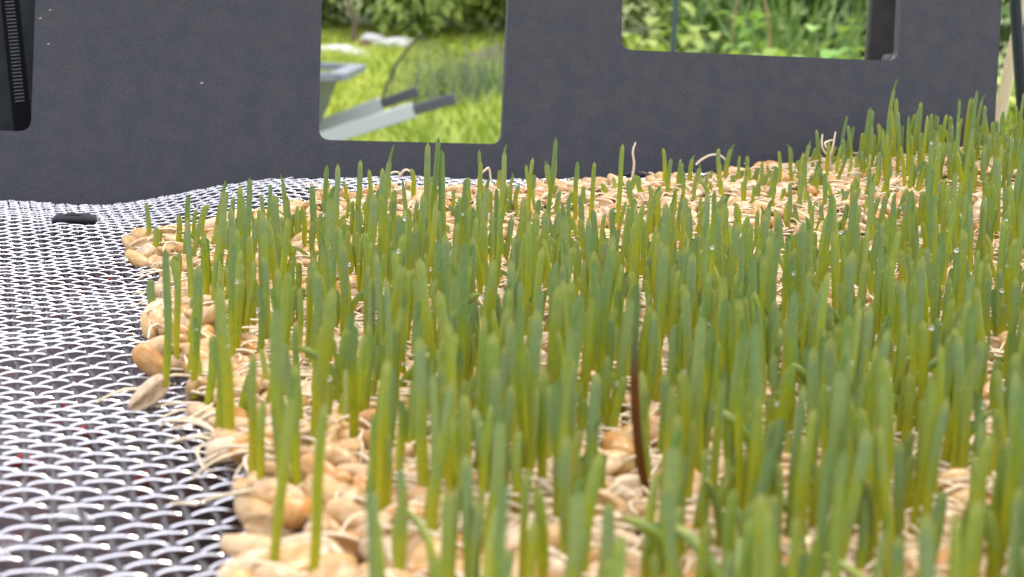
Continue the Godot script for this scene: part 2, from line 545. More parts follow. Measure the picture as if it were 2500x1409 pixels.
# ---------------------------------------------------------------- woven mesh
func wire_sheet() -> void:
	var t := thing("wire_mesh", "shiny woven stainless steel mesh sheet lying in the grey crate", "wire mesh", world(0, 0, 300))
	var yaw := deg_to_rad(17.7)
	var L := Vector2(-sin(yaw), cos(yaw))     # lengthwise, away from the lens
	var C := Vector2(cos(yaw), sin(yaw))      # crosswise, to the right
	var pitch := 3.0
	var o := Vector2(0, 300)
	var col := PackedColorArray([Color.WHITE])
	for fam in 2:
		for k in range(-90, 91):
			var pts := PackedVector3Array()
			var rad := PackedFloat32Array()
			var wob := rng.randf_range(-0.28, 0.28)
			var step := pitch / (4.0 if fam == 0 else 2.0)
			var s := -330.0
			while s < 330.0:
				var q: Vector2
				var drift := noise.get_noise_2d(s * 0.7 + fam * 900.0, k * 7.0) * 1.2 + wob + noise_fine.get_noise_2d(s * 0.35 + fam * 70.0, k * 9.0) * 0.55
				if fam == 0: q = o + L * (k * pitch + drift) + C * s
				else: q = o + C * (k * pitch + drift) + L * s
				if q.x > -152.0 and q.x < 178.0 and q.y > 118.0 and q.y < wall_d(q.x) - 4.0:
					var amp := 0.33
					var ph := PI * (s / pitch + k) + (0.0 if fam == 0 else PI)
					var z := sheet(q.x, q.y) + (-0.40 + 0.74 * pow(0.5 + 0.5 * cos(ph), 0.34) if fam == 0 else 0.04 + amp * cos(ph)) + noise_fine.get_noise_2d(s * 0.5, k * 13.0 + fam * 400.0) * 0.16
					pts.append(world(q.x, z, q.y) - t.position)
					rad.append(0.225 * MM if fam == 0 else 0.35 * MM)
				s += step
			if pts.size() < 6: continue
			var a := Acc.new()
			tube(a, pts, rad, 5, col)
			part("cross_wire" if fam == 0 else "long_wire", a.done(), M.wire if fam == 0 else M.dark_reflection_wire, t)
	# water held in some of the mesh openings: thin sagging films
	var w := Acc.new()
	for k in 400:
		var x := rng.randf_range(-150, -30)
		var d := rng.randf_range(160, 480)
		if noise.get_noise_2d(x * 2.2, d * 2.2 + 500.0) < 0.02: continue
		var q := Vector2(x, d) - o
		var i := roundf(q.dot(C) / pitch - 0.5) + 0.5
		var j := roundf(q.dot(L) / pitch - 0.5) + 0.5
		var g := PackedVector3Array()
		var m := 4
		var deep := rng.randf_range(0.1, 0.45)
		for r in m + 1:
			for c in m + 1:
				var fx := float(c) / m - 0.5
				var fy := float(r) / m - 0.5
				var e := o + C * ((i + fx) * pitch) + L * ((j + fy) * pitch)
				g.append(world(e.x, sheet(e.x, e.y) - 0.05 - deep * (1.0 - 4.0 * fx * fx) * (1.0 - 4.0 * fy * fy), e.y))
		var st := w.v.size()
		for r in m + 1:
			for c in m + 1:
				var id := r * (m + 1) + c
				var ex := g[r * (m + 1) + mini(c + 1, m)] - g[r * (m + 1) + maxi(c - 1, 0)]
				var ey := g[mini(r + 1, m) * (m + 1) + c] - g[maxi(r - 1, 0) * (m + 1) + c]
				w.v.append(g[id]); w.n.append(ex.cross(ey).normalized()); w.c.append(Color.WHITE); w.u.append(Vector2.ZERO)
		for r in m:
			for c in m:
				var p := st + r * (m + 1) + c
				w.i.append_array([p, p + m + 1, p + 1, p + 1, p + m + 1, p + m + 2])
	var wm := part("water_film", w.done(), M.water, self)
	tag(wm, "clear water held in the openings of the steel mesh", "water", "", "stuff")

# ---------------------------------------------------------------- wheat: shapes
const TAN := [Color(0.62, 0.42, 0.20), Color(0.69, 0.50, 0.29), Color(0.62, 0.32, 0.09), Color(0.75, 0.60, 0.41), Color(0.54, 0.35, 0.15), Color(0.66, 0.44, 0.18)]

# a wheat grain lying along x, about 6.6 mm long, crease below
func grain_mesh(k: int, nu := 14, nv := 12) -> ArrayMesh:
	var a := Acc.new()
	var r := RandomNumberGenerator.new()
	r.seed = 500 + k
	var len := r.randf_range(6.4, 7.9) * 0.5
	var wid := r.randf_range(3.5, 4.3) * 0.5
	var hei := wid * r.randf_range(0.84, 0.98)
	var base: Color = TAN[k % TAN.size()]
	var bend := r.randf_range(-0.25, 0.25)
	var pos := func(u: float, v: float) -> Vector3:
		var s := cos(PI * u)
		var w := pow(sin(PI * u), 0.72) * (1.0 + 0.14 * s)
		var ang := TAU * v
		var y := sin(ang) * w * hei
		var z := cos(ang) * w * wid
		var cr := exp(-pow(wrapf(v - 0.25, -0.5, 0.5) * 13.0, 2))
		y -= cr * 1.0 * pow(maxf(sin(PI * u), 0.0), 0.5)
		var germ := exp(-pow((u - 0.9) * 9.0, 2)) * exp(-pow(wrapf(v - 0.75, -0.5, 0.5) * 6.0, 2))
		y -= germ * 0.35
		var wr := noise_fine.get_noise_3d(u * 14.0, v * 9.0, k * 5.0) * 0.16 * sin(PI * u)
		y += wr * sin(ang); 
		return Vector3(s * len, y, z + bend * s * s) * MM
	for i in nu + 1:
		for j in nv + 1:
			var u := clampf(float(i) / nu, 0.004, 0.996)
			var v := float(j) / nv
			var p: Vector3 = pos.call(u, v)
			var du: Vector3 = pos.call(minf(u + 0.004, 0.999), v) - pos.call(maxf(u - 0.004, 0.001), v)
			var dv: Vector3 = pos.call(u, v + 0.004) - pos.call(u, v - 0.004)
			a.v.append(p)
			var nn := du.cross(dv).normalized()
			if nn.dot(p) < 0: nn = -nn
			a.n.append(nn)
			var mot := noise_fine.get_noise_3d(p.x * 4000.0 + k * 40.0, p.y * 2500.0, p.z * 2500.0)
			var cc := base.lerp(Color(0.52, 0.24, 0.06), clampf(mot * 0.8, 0.0, 0.3)).lerp(Color(0.80, 0.68, 0.48), clampf(-mot * 0.9, 0.0, 0.5))
			if u > 0.93: cc = cc.lerp(Color(0.50, 0.28, 0.10), 0.35 * r.randf())
			a.c.append(cc)
			a.u.append(Vector2(v, u))
	for i in nu:
		for j in nv:
			var p := i * (nv + 1) + j
			a.i.append_array([p, p + nv + 1, p + 1, p + 1, p + nv + 1, p + nv + 2])
	return a.done()

const SHOOTS := [
	# height mm, lean, curve, radius mm, pale cap length, hue pick, leaf mm, words
	[24.0, 0.05, 0.02, 0.92, 0.0, 0, 5.0],
	[21.0, 0.12, 0.10, 0.88, 2.2, 1, 0.0],
	[18.0, -0.10, -0.06, 0.95, 2.6, 2, 0.0],
	[26.0, 0.02, 0.05, 0.80, 0.0, 0, 7.0],
	[15.0, 0.16, 0.20, 0.85, 2.0, 1, 0.0],
	[12.0, -0.18, -0.12, 0.80, 2.4, 3, 0.0],
	[9.0, 0.08, 0.25, 0.72, 2.0, 3, 0.0],
	[19.0, -0.04, 0.30, 0.86, 0.0, 2, 4.0],
	[22.0, -0.08, -0.10, 0.98, 2.8, 2, 0.0],
	[16.0, 0.02, 0.02, 0.78, 1.6, 4, 0.0],
	[14.0, 0.05, 0.85, 0.82, 1.8, 0, 0.0],
	[20.0, 0.22, 0.05, 0.84, 0.0, 4, 5.0],
]
const SHOOT_LABEL := [
	"tall upright blue-green wheat shoot with slender leaf tip",
	"medium tall bright green wheat shoot with blunt pale tip",
	"stout grey-green wheat shoot with blunt pale tip",
	"very tall thin wheat shoot with long needle leaf",
	"short green wheat shoot curving gently, pale tipped",
	"short pale yellow-green wheat shoot tilted from its grain",
	"stubby pale wheat shoot just out of its grain",
	"grey-green wheat shoot bowed in an arc",
	"tall thick grey-green wheat shoot with long pale tip",
	"slim straight olive wheat shoot with small pale tip",
	"hooked green wheat shoot bending over at its top",
	"leaning olive wheat shoot with pointed leaf tip",
]
const HUES := [
	[Color(0.58, 0.55, 0.03), Color(0.34, 0.44, 0.04), Color(0.26, 0.38, 0.13)],
	[Color(0.64, 0.61, 0.03), Color(0.46, 0.53, 0.03), Color(0.37, 0.48, 0.10)],
	[Color(0.60, 0.57, 0.04), Color(0.40, 0.48, 0.07), Color(0.34, 0.44, 0.19)],
	[Color(0.70, 0.67, 0.12), Color(0.60, 0.63, 0.10), Color(0.55, 0.60, 0.20)],
	[Color(0.60, 0.52, 0.03), Color(0.49, 0.49, 0.03), Color(0.42, 0.48, 0.09)],
]

# sheath rising along y from the origin, leaning towards +x; returns [sheath, leaf or null]
func shoot_mesh(k: int, seed_: int, sides := 8, rings := 11) -> Array:
	var s: Array = SHOOTS[k].duplicate()
	var r := RandomNumberGenerator.new()
	r.seed = 900 + seed_
	s[1] += r.randf_range(-0.05, 0.05); s[2] = s[2] * 0.7 + r.randf_range(-0.05, 0.05); s[6] *= 0.6; s[3] *= r.randf_range(0.88, 1.15)
	var h: float = s[0]
	var other: Array = HUES[r.randi() % HUES.size()]
	var mixed := r.randf() * 0.7
	var hue := []
	for q in 3: hue.append((HUES[s[5]][q] as Color).lerp(other[q], mixed))
	var flat := r.randf_range(0.68, 0.96)
	var low := r.randf_range(0.05, 0.35)
	var a := Acc.new()
	var pts := PackedVector3Array()
	var rad := PackedFloat32Array()
	var x := 0.0
	var y := 0.0
	var ang: float = s[1]
	var zz := r.randf_range(-0.06, 0.06)
	for i in rings + 1:
		var f := float(i) / rings
		f = 1.0 - pow(1.0 - f, 1.35)
		pts.append(Vector3.ZERO)
		var prof := 0.88 + 0.16 * sin(PI * clampf(f * 0.9, 0, 1)) - 0.06 * f
		var left := (1.0 - f) * h
		var round_: float = 1.7
		if left < round_: prof *= sqrt(maxf(0.0, 1.0 - pow((round_ - left) / round_, 2))) * 0.94 + 0.06
		rad.append(s[3] * 0.70 * prof * MM)
	var last := 0.0
	for i in rings + 1:
		var f := float(i) / rings
		f = 1.0 - pow(1.0 - f, 1.35)
		var th: float = s[1] * 0.32 + s[2] * f * f * (1.8 if s[2] > 0.5 else 0.6) + 0.05 * sin(f * 5.0 + seed_)
		if i > 0:
			x += sin(th) * (f - last) * h
			y += cos(th) * (f - last) * h
		last = f
		pts[i] = Vector3(x, y, zz * y + 0.25 * sin(f * 4.0 + seed_ * 1.7)) * MM
	var st := a.v.size()
	tube(a, pts, rad, sides, PackedColorArray([Color.WHITE]), flat)
	# pigment: yellowish young base, green middle, bluish waxy upper part, colourless cap; ragged limits
	for q in range(st, a.v.size()):
		var p := a.v[q]
		var f := p.y / MM / maxf(y, 0.01)
		var ragged := noise_fine.get_noise_3d(a.u[q].x * 9.0, p.y * 500.0, seed_ * 3.0)
		var c: Color = hue[1]
		c = (hue[0] as Color).lerp(hue[1], smoothstep(low, low + 0.3, f + ragged * 0.5))
		c = c.lerp(hue[2], smoothstep(low + 0.35, low + 0.55, f + ragged * 0.6))
		if s[4] > 0.0:
			if p.y / MM > y - s[4] * 0.5 + ragged * 1.2: c = (hue[1] as Color).lerp(Color(0.60, 0.62, 0.30), 0.45)
		c = c * (1.0 + 0.12 * noise_fine.get_noise_2d(a.u[q].x * 30.0, seed_ * 7.0))
		c.a = 1.0
		a.c[q] = c
	var leaf = null
	if s[6] > 0.0 and seed_ < 20:
		var b := Acc.new()
		var lp := PackedVector3Array()
		var lr := PackedFloat32Array()
		var tip := pts[rings]
		var dirn := (pts[rings] - pts[rings - 3]).normalized()
		for i in 7:
			var f := i / 6.0
			lp.append(tip + dirn * ((f - 0.35) * s[6] * MM) + Vector3(0.5 * f * f * MM, 0, 0))
			lr.append(s[3] * 0.36 * MM * (1.0 - pow(f, 4.0) * 0.6))
		tube(b, lp, lr, 7, PackedColorArray([Color(0.22, 0.35, 0.08)]), 0.55)
		leaf = b.done()
	return [a.done(), leaf, Vector2(x, y)]

func root_mesh(k: int) -> ArrayMesh:
	var r := RandomNumberGenerator.new()
	r.seed = 1300 + k
	var a := Acc.new()
	var p := Vector3.ZERO
	var az := 0.0
	var el := r.randf_range(-0.1, 1.4)
	var pts := PackedVector3Array()
	var rad := PackedFloat32Array()
	var n := 9
	var len := r.randf_range(6.0, 13.0)
	var turn := r.randf_range(-0.5, 0.5)
	for i in n:
		pts.append(p)
		rad.append((0.27 - 0.013 * i) * MM)
		p += Vector3(cos(az) * cos(el), sin(el), sin(az) * cos(el)) * (len / n) * MM
		az += turn + r.randf_range(-0.25, 0.25)
		el -= r.randf_range(0.0, 0.32)
		if p.y < -0.8 * MM: el = maxf(el, 0.1)
	tube(a, pts, rad, 4, PackedColorArray([Color.WHITE]), 1.0, false)
	return a.done()

# ---------------------------------------------------------------- wheat: planting
var grain_meshes := []
var shoot_meshes := []
var root_meshes := []

func plant(kind: int, x: float, d: float, lift: float, face: float, hscale: float, wscale: float, gi: int, label := "", group := "") -> Node3D:
	var at := world(x, sheet(x, d) + lift, d)
	var where := place_words(x, d)
	var t := thing("sprouted_wheat", label if label else SHOOT_LABEL[kind] + where, "wheat sprout", at, group if group else "wheat shoots: " + SHOOT_LABEL[kind] + where)
	var g := part("grain", grain_meshes[gi], M.grain, t)
	var yaw := rng.randf() * TAU
	g.basis = Basis(Vector3.UP, yaw) * Basis(Vector3.FORWARD, rng.randf_range(-0.5, 0.5)) * Basis(Vector3.RIGHT, rng.randf_range(-0.7, 0.7))
	var germ := g.basis * Vector3(-2.6 * MM, 0.4 * MM, 0)
	var pick: Array = shoot_meshes[kind][rng.randi() % 3]
	var s := part("shoot", pick[0], M.shoot, t)
	s.basis = Basis(Vector3.UP, face).scaled_local(Vector3(wscale, hscale, wscale))
	s.position = germ
	if pick[1]:
		part("leaf_tip", pick[1], M.shoot, s)
	for k in (rng.randi_range(2, 4) if in_field(x - 12.0, d, 2.0) else 1):
		var rt := part("root", root_meshes[rng.randi() % root_meshes.size()], M.root, t)
		rt.basis = Basis(Vector3.UP, rng.randf() * TAU)
		rt.position = germ + Vector3(0, 0.2 * MM, 0)
	return t

func place_words(x: float, d: float) -> String:
	if d > wall_d(x) - 75.0: return ", on the heap by the panel" if x > 70.0 else ", close to the panel"
	if not in_field(x - 16.0, d, sheet(x, d) + 2.0): return ", beside the bare mesh"
	return ", amid the bed"

func in_field(x: float, d: float, h: float) -> bool:
	var nx := noise.get_noise_2d(x * 6.0 + 55.0, d * 6.0) * 4.0 + noise.get_noise_2d(x * 20.0, d * 20.0 + 90.0) * 4.0
	return Geometry2D.is_point_in_polygon(to_px(world(x + nx, h, d)), field_px)

func grains() -> void:
	field_px = PackedVector2Array([Vector2(322, 590), Vector2(420, 578), Vector2(520, 556), Vector2(600, 530), Vector2(700, 508), Vector2(900, 478), Vector2(1200, 466), Vector2(1500, 444), Vector2(1900, 414), Vector2(2300, 372), Vector2(2700, 350), Vector2(2860, 800), Vector2(3000, 1900), Vector2(640, 1900), Vector2(640, 1480), Vector2(610, 1400), Vector2(665, 1290), Vector2(640, 1210), Vector2(570, 1110), Vector2(530, 1030), Vector2(440, 930), Vector2(400, 870), Vector2(365, 810), Vector2(420, 740), Vector2(400, 680), Vector2(350, 630)])
	for k in 12: grain_meshes.append(grain_mesh(k))
	for k in SHOOTS.size(): shoot_meshes.append([shoot_mesh(k, k), shoot_mesh(k, k + 20), shoot_mesh(k, k + 40)])
	for k in 10: root_meshes.append(root_mesh(k))
	var coarse := []
	for k in 12: coarse.append(grain_mesh(k, 9, 9))
	# --- shoots one can single out, read from the photograph: tip x, tip y, foot x, foot y, kind, width factor
	var named := [
		[428, 590, 400, 950, 0, 0.92, "lone upright green shoot whose pale grain lies apart on the bare mesh"],
		[1556, 690, 1585, 1235, 3, 0.72, "thin wheat shoot with a withered red-brown lower stalk"],
		[600, 838, 690, 1190, 1, 1.0, "dark green shoot leaning over bare roots at the edge of the bed"],
		[2267, 236, 2262, 420, 3, 1.0, "tallest needle-tipped shoot on the heap beside the panel's edge"],
	]
	var taken_px := []
	for q in named:
		var foot := on_level(q[2], q[3], 3.0)
		var lift := 1.8
		var label: String = q[6]
		var h := height_for(q[0], q[1], foot, lift)
		var kd: int = q[4]
		var t := plant(kd, foot.x, foot.y, lift, 0.0 if q[0] > q[2] else PI, (h - 1.5) / (shoot_meshes[kd][0][2].y + SHOOTS[kd][6] * 0.4), q[5], 3, label, "singled-out wheat shoots")
		taken_px.append(foot)
		if label.begins_with("thin wheat"):
			for old in t.get_children():
				if old.name.begins_with("shoot"): t.remove_child(old); old.free()
			var dep := foot.y * MM
			var bl := Acc.new()
			var pp := PackedVector3Array()
			var rr := PackedFloat32Array()
			var cc := PackedColorArray()
			for w in [[1590, 1250, 0.42], [1578, 1200, 0.5], [1566, 1140, 0.56], [1557, 1070, 0.58], [1551, 1000, 0.58], [1549, 930, 0.56], [1550, 860, 0.52], [1555, 780, 0.46], [1558, 720, 0.4], [1557, 690, 0.2]]:
				pp.append(at_depth(w[0], w[1], dep) - t.position); rr.append(w[2] * MM)
				cc.append(Color(0.20, 0.065, 0.015) if w[1] > 900 else Color(0.16, 0.18, 0.06) if w[1] > 800 else Color(0.19, 0.27, 0.09))
			tube(bl, pp, rr, 8, cc, 0.7)
			part("withered_shoot", bl.done(), M.shoot, t)
		elif label.begins_with("lone"):
			var gn: MeshInstance3D = t.get_node("grain")
			gn.basis = Basis(Vector3.BACK, 0.75) * Basis(Vector3.UP, 0.3) * Basis(Vector3.RIGHT, 2.2)
			gn.position = Vector3(-2.0, 0.8, 0.6) * MM
			t.get_node("shoot").position = Vector3(0.2, 2.0, 0) * MM
	var hand := [
		[520, 448, 512, 690, 0, 1.0], [545, 520, 548, 665, 8, 1.0], [568, 522, 612, 705, 1, 1.0], [632, 555, 640, 665, 2, 1.0], [690, 540, 682, 690, 9, 1.0],
		[702, 500, 716, 610, 1, 1.0], [775, 425, 790, 500, 4, 0.9], [828, 396, 822, 640, 0, 0.9], [842, 398, 846, 600, 2, 1.0], [856, 400, 850, 660, 8, 1.0], [872, 402, 884, 560, 1, 1.0],
		[960, 372, 940, 700, 3, 1.0], [945, 420, 935, 610, 8, 1.0], [1038, 308, 1030, 640, 3, 1.05], [1030, 345, 1024, 640, 8, 1.0], [1115, 360, 1092, 640, 0, 1.2], [1132, 340, 1150, 560, 3, 0.9],
		[1145, 398, 1142, 580, 1, 1.0], [1230, 366, 1222, 560, 0, 1.0], [1242, 428, 1240, 520, 2, 1.0], [1270, 398, 1284, 520, 11, 0.8], [1312, 392, 1290, 560, 1, 1.0], [1330, 366, 1318, 520, 0, 0.9],
		[1368, 324, 1350, 600, 3, 1.0], [1440, 372, 1424, 560, 0, 1.0], [1432, 392, 1420, 540, 1, 1.0], [1538, 348, 1500, 560, 1, 1.05], [1590, 372, 1600, 470, 1, 0.9], [1628, 398, 1634, 500, 2, 1.0],
		[1665, 380, 1648, 460, 9, 0.9], [1765, 376, 1750, 480, 2, 1.0], [1830, 376, 1826, 440, 2, 1.0], [1890, 360, 1898, 450, 1, 0.9], [1952, 368, 1946, 500, 1, 1.0], [1982, 316, 1988, 420, 3, 0.75],
		[2055, 338, 2040, 470, 9, 0.9], [2066, 342, 2050, 440, 2, 1.0], [2138, 298, 2136, 450, 0, 0.9], [2176, 318, 2174, 400, 1, 1.0], [2192, 346, 2190, 440, 2, 1.0], [2217, 264, 2200, 430, 8, 1.0],
		[2240, 282, 2226, 440, 9, 1.0], [2253, 262, 2250, 400, 9, 0.8], [2282, 312, 2280, 430, 2, 1.0], [2305, 266, 2290, 440, 0, 0.9], [2312, 314, 2310, 400, 2, 1.0], [2336, 322, 2332, 460, 8, 1.0],
		[2352, 296, 2340, 450, 1, 1.0], [2364, 238, 2356, 470, 3, 1.0], [2380, 300, 2366, 460, 1, 1.0], [2394, 266, 2376, 450, 11, 0.9], [2408, 234, 2396, 440, 3, 0.9], [2424, 262, 2420, 440, 8, 1.05],
		[2452, 300, 2446, 470, 2, 1.0], [2482, 330, 2470, 520, 0, 1.0], [2498, 290, 2470, 620, 3, 1.1], [1605, 440, 1530, 690, 11, 1.05], [1555, 500, 1520, 740, 11, 0.9], [720, 690, 750, 1180, 0, 1.2],
		[710, 670, 735, 1090, 8, 1.1], [1050, 640, 1036, 960, 8, 1.25], [1200, 1012, 1190, 1370, 0, 1.1], [1130, 1140, 1108, 1440, 9, 0.9], [1150, 950, 1140, 1230, 8, 1.1], [920, 760, 905, 1060, 0, 1.1],
		[870, 600, 862, 860, 8, 1.0], [815, 780, 820, 1090, 2, 1.2], [640, 690, 645, 850, 9, 0.9], [660, 950, 668, 1130, 9, 0.8], [2150, 440, 2130, 650, 0, 1.1], [1975, 560, 1950, 830, 8, 1.1],
		[2490, 420, 2475, 620, 0, 1.1], [780, 800, 766, 700, 4, 1.0], [1630, 600, 1640, 900, 8, 1.2], [1370, 680, 1380, 960, 2, 1.2], [1410, 700, 1440, 1100, 0, 1.2], [985, 660, 1000, 900, 7, 0.8],
		[2180, 610, 2172, 820, 11, 1.0], [1780, 790, 1740, 1080, 0, 1.1], [2050, 800, 2020, 1150, 8, 1.3], [2310, 560, 2300, 820, 2, 1.2], [1880, 1000, 1900, 1230, 10, 1.1], [2390, 700, 2370, 960, 8, 1.2],
	]
	for q in hand:
		var h0 := 3.0
		var foot := on_level(q[2], q[3], h0)
		for it in 4: foot = on_level(q[2], q[3], sheet(foot.x, foot.y) + bed(foot.x, foot.y) + 1.0)
		if foot.y > wall_d(foot.x) - 12.0:
			foot *= (wall_d(foot.x) - 12.0) / foot.y
		var lift := bed(foot.x, foot.y)
		var h := clampf(height_for(q[0], q[1], foot, lift), 5.0, 36.0)
		var kd: int = q[4]
		plant(kd, foot.x, foot.y, lift, 0.0 if q[0] >= q[2] else PI, h / (shoot_meshes[kd][0][2].y + SHOOTS[kd][6] * 0.36), q[5], rng.randi() % 12)
		taken_px.append(foot)
	# --- the rest: scattered at the density of the bed
	var spots := []
	var cell := 4.2
	var gx := -140.0
	while gx < 178.0:
		var gd := 132.0
		while gd < 520.0:
			var x := gx + rng.randf_range(-3.0, 3.0)
			var d := gd + rng.randf_range(-3.0, 3.0)
			gd += cell
			if d > wall_d(x) - 9.0: continue
			if not in_field(x, d, sheet(x, d) + 3.0): continue
			var inner := in_field(x - (9.0 if d > 260.0 else 18.0), d, sheet(x, d) + 3.0) and in_field(x, d + 8.0, sheet(x, d) + 3.0)
			if not inner and rng.randf() < 0.72: continue
			var dense := noise.get_noise_2d(x * 3.0 + 77.0, d * 3.0)
			if rng.randf() < 0.14 + maxf(0.0, -dense) * 1.0 + 0.32 * smoothstep(360.0, 430.0, d) * smoothstep(105.0, 60.0, x): continue
			var busy := false
			for o in taken_px:
				if o.distance_squared_to(Vector2(x, d)) < 9.0: busy = true
			if busy: continue
			# the withered shoot stands free: nothing grows close in front of it
			var way := to_px(world(x, sheet(x, d) + 4.0, d))
			if absf(way.x - 1572.0) < 42.0 and way.y > 1180.0 and way.y < 1480.0: continue
			var px := to_px(world(x, sheet(x, d) + 8.0, d))
			if d < 290.0 and x > -28.0 and rng.randf() < 0.45:
				var x2 := x + rng.randf_range(-2.0, 2.0)
				var d2 := d + rng.randf_range(-2.0, 2.0)
				if absf(way.x - 1572.0) > 60.0: spots.append([d2 if px.x > -20 and px.x < 2540 and px.y < 1500 else 9000.0 + d2, x2, d2])
			spots.append([d if px.x > -20 and px.x < 2540 and px.y < 1500 else 9000.0 + d, x, d])
		gx += cell
	spots.sort_custom(func(p, q): return p[0] < q[0])
	var left := 296 - hand.size() - named.size()
	var st := SurfaceTool.new()
	st.begin(Mesh.PRIMITIVE_TRIANGLES)
	var sr := SurfaceTool.new()
	sr.begin(Mesh.PRIMITIVE_TRIANGLES)
	var sg := SurfaceTool.new()
	sg.begin(Mesh.PRIMITIVE_TRIANGLES)
	var extra := 0
	var drops := []
	for k in spots.size():
		var x: float = spots[k][1]
		var d: float = spots[k][2]
		var later := smoothstep(200.0, 70.0, wall_d(x) - d)   # grains sown later, by the panel, have shorter shoots
		var kd := [0, 1, 2, 8, 4, 5, 6, 7, 8, 8, 2, 1, 9, 2, 4, 11, 9, 1, 0, 3, 5, 4, 1, 10][rng.randi() % 24] as int
		var face := rng.randf() * TAU
		var hs := (0.36 + 0.66 * pow(rng.randf(), 1.1)) * (1.0 - 0.55 * later * smoothstep(112.0, 75.0, x))
		var ws := rng.randf_range(0.82, 1.3)
		if k < left:
			plant(kd, x, d, bed(x, d), face, hs, ws, rng.randi() % 12)
			continue
		var at := world(x, sheet(x, d) + bed(x, d), d)
		var xf := Transform3D(Basis(Vector3.UP, face).scaled_local(Vector3(ws, hs, ws)), at)
		var pick: Array = shoot_meshes[kd][rng.randi() % 3]
		st.append_from(pick[0], 0, xf)
		if pick[1]: st.append_from(pick[1], 0, xf)
		if rng.randf() < 0.22: drops.append(at + Vector3(rng.randf_range(-0.4, 0.4), pick[2].y * hs * rng.randf_range(0.5, 1.0), 0.55) * MM)
		for r in rng.randi_range(2, 4):
			sr.append_from(root_meshes[rng.randi() % 10], 0, Transform3D(Basis(Vector3.UP, rng.randf() * TAU), at + Vector3(0, 0.5 * MM, 0)))
		extra += 1
	var more := thing("wheat_sprouts_mass", "crowded mass of further green wheat shoots in the bed", "wheat sprouts", Vector3.ZERO)
	more.set_meta("kind", "stuff")
	part("shoots", st.commit(), M.shoot, more)
	var dm := MultiMesh.new()
	dm.transform_format = MultiMesh.TRANSFORM_3D
	var ball := SphereMesh.new()
	ball.radius = 0.34 * MM; ball.height = 0.68 * MM; ball.radial_segments = 10; ball.rings = 6
	dm.mesh = ball
	dm.instance_count = drops.size()
	for k in drops.size(): dm.set_instance_transform(k, Transform3D(Basis().scaled(Vector3.ONE * rng.randf_range(0.5, 1.2)), drops[k]))
	var dw := MultiMeshInstance3D.new()
	dw.name = "dew"
	dw.multimesh = dm
	dw.material_override = M.drop
	add_child(dw)
	tag(dw, "tiny clear dew drops clinging to the wheat shoots", "dew", "", "stuff")
	# --- loose grains that fill the bed
	var gs := []
	gx = -150.0
	while gx < 182.0:
		var gd := 128.0
		while gd < 520.0:
			var x := gx + rng.randf_range(-1.9, 1.9)
			var d := gd + rng.randf_range(-1.9, 1.9)
			gd += 4.3
			if d > wall_d(x) - 6.0: continue
			if not in_field(x, d, sheet(x, d) + 1.5): continue
			var px := to_px(world(x, sheet(x, d) + 3.0, d))
			var seen := px.x > -20 and px.x < 2540 and px.y < 1440
			gs.append([d if seen else 9000.0 + d, x, d, bed(x, d) + rng.randf_range(-0.6, 1.1)])
		gx += 4.3
	# spilled ones at the edge, read from the photograph
	for q in [[345, 590], [352, 612], [380, 800], [360, 810], [480, 780], [500, 800], [465, 815], [560, 1110], [620, 1260], [660, 1290], [600, 1390], [740, 1370], [880, 1350], [450, 600]]:
		var f := on_level(q[0], q[1], 1.5)
		gs.append([0.0, f.x, f.y, 1.9])
	for q in [[470, 740, 3.5], [500, 790, 4.0], [480, 830, 2.6], [515, 770, 6.0], [455, 800, 3.0], [530, 850, 2.5], [440, 640, 3.0], [460, 600, 3.5], [490, 590, 4.0]]:
		var f := on_level(q[0], q[1], q[2])
		gs.append([0.0, f.x, f.y, q[2]])
	gs.sort_custom(func(p, q): return p[0] < q[0])
	var shown := 0
	for k in gs.size():
		var x: float = gs[k][1]
		var d: float = gs[k][2]
		var at := world(x, sheet(x, d) + gs[k][3], d)
		var b := Basis(Vector3.UP, rng.randf() * TAU) * Basis(Vector3.FORWARD, rng.randfn(0.0, 0.35)) * Basis(Vector3.RIGHT, rng.randf() * TAU)
		var gi := rng.randi() % 12
		if shown < 290:
			shown += 1
			var kind := gi % TAN.size()
			var words: String = ["tan", "light tan", "orange-brown", "pale cream", "brown", "golden"][kind]
			var t := thing("wheat_grain", "loose swollen %s wheat grain without a green shoot%s" % [words, place_words(x, d)], "wheat grain", at, "loose %s wheat grains%s" % [words, place_words(x, d)])
			var g := part("husk", grain_meshes[gi], M.grain, t)
			g.basis = b
			if rng.randf() < (0.55 if in_field(x - 9.0, d, 2.0) else 0.15):
				var rt := part("root", root_meshes[rng.randi() % 10], M.root, t)
				rt.basis = Basis(Vector3.UP, rng.randf() * TAU)
				rt.position = b * Vector3(-2.7 * MM, 0, 0)
		else:
			sg.append_from(coarse[gi], 0, Transform3D(b, at))
			if rng.randf() < 0.6:
				sr.append_from(root_meshes[rng.randi() % 10], 0, Transform3D(Basis(Vector3.UP, rng.randf() * TAU), at + b * Vector3(-2.7 * MM, 0, 0)))
	var bedn := thing("grain_bed", "thick bed of countless swollen tan wheat grains and pale rootlets", "wheat grains", Vector3.ZERO)
	bedn.set_meta("kind", "stuff")
	part("grains", sg.commit(), M.grain, bedn)
	part("rootlets", sr.commit(), M.root, bedn)
	print("sprouts extra ", extra, " grains ", gs.size(), " spots ", spots.size())

# height in mm a shoot needs so that its tip comes to that pixel row
func height_for(tx: float, ty: float, foot: Vector2, lift: float) -> float:
	var d := ray(tx, ty)
	var t := foot.y * MM / -d.z
	var y := cam.position.y + d.y * t
	return (y - MESH_Y) / MM - sheet(foot.x, foot.y) - lift

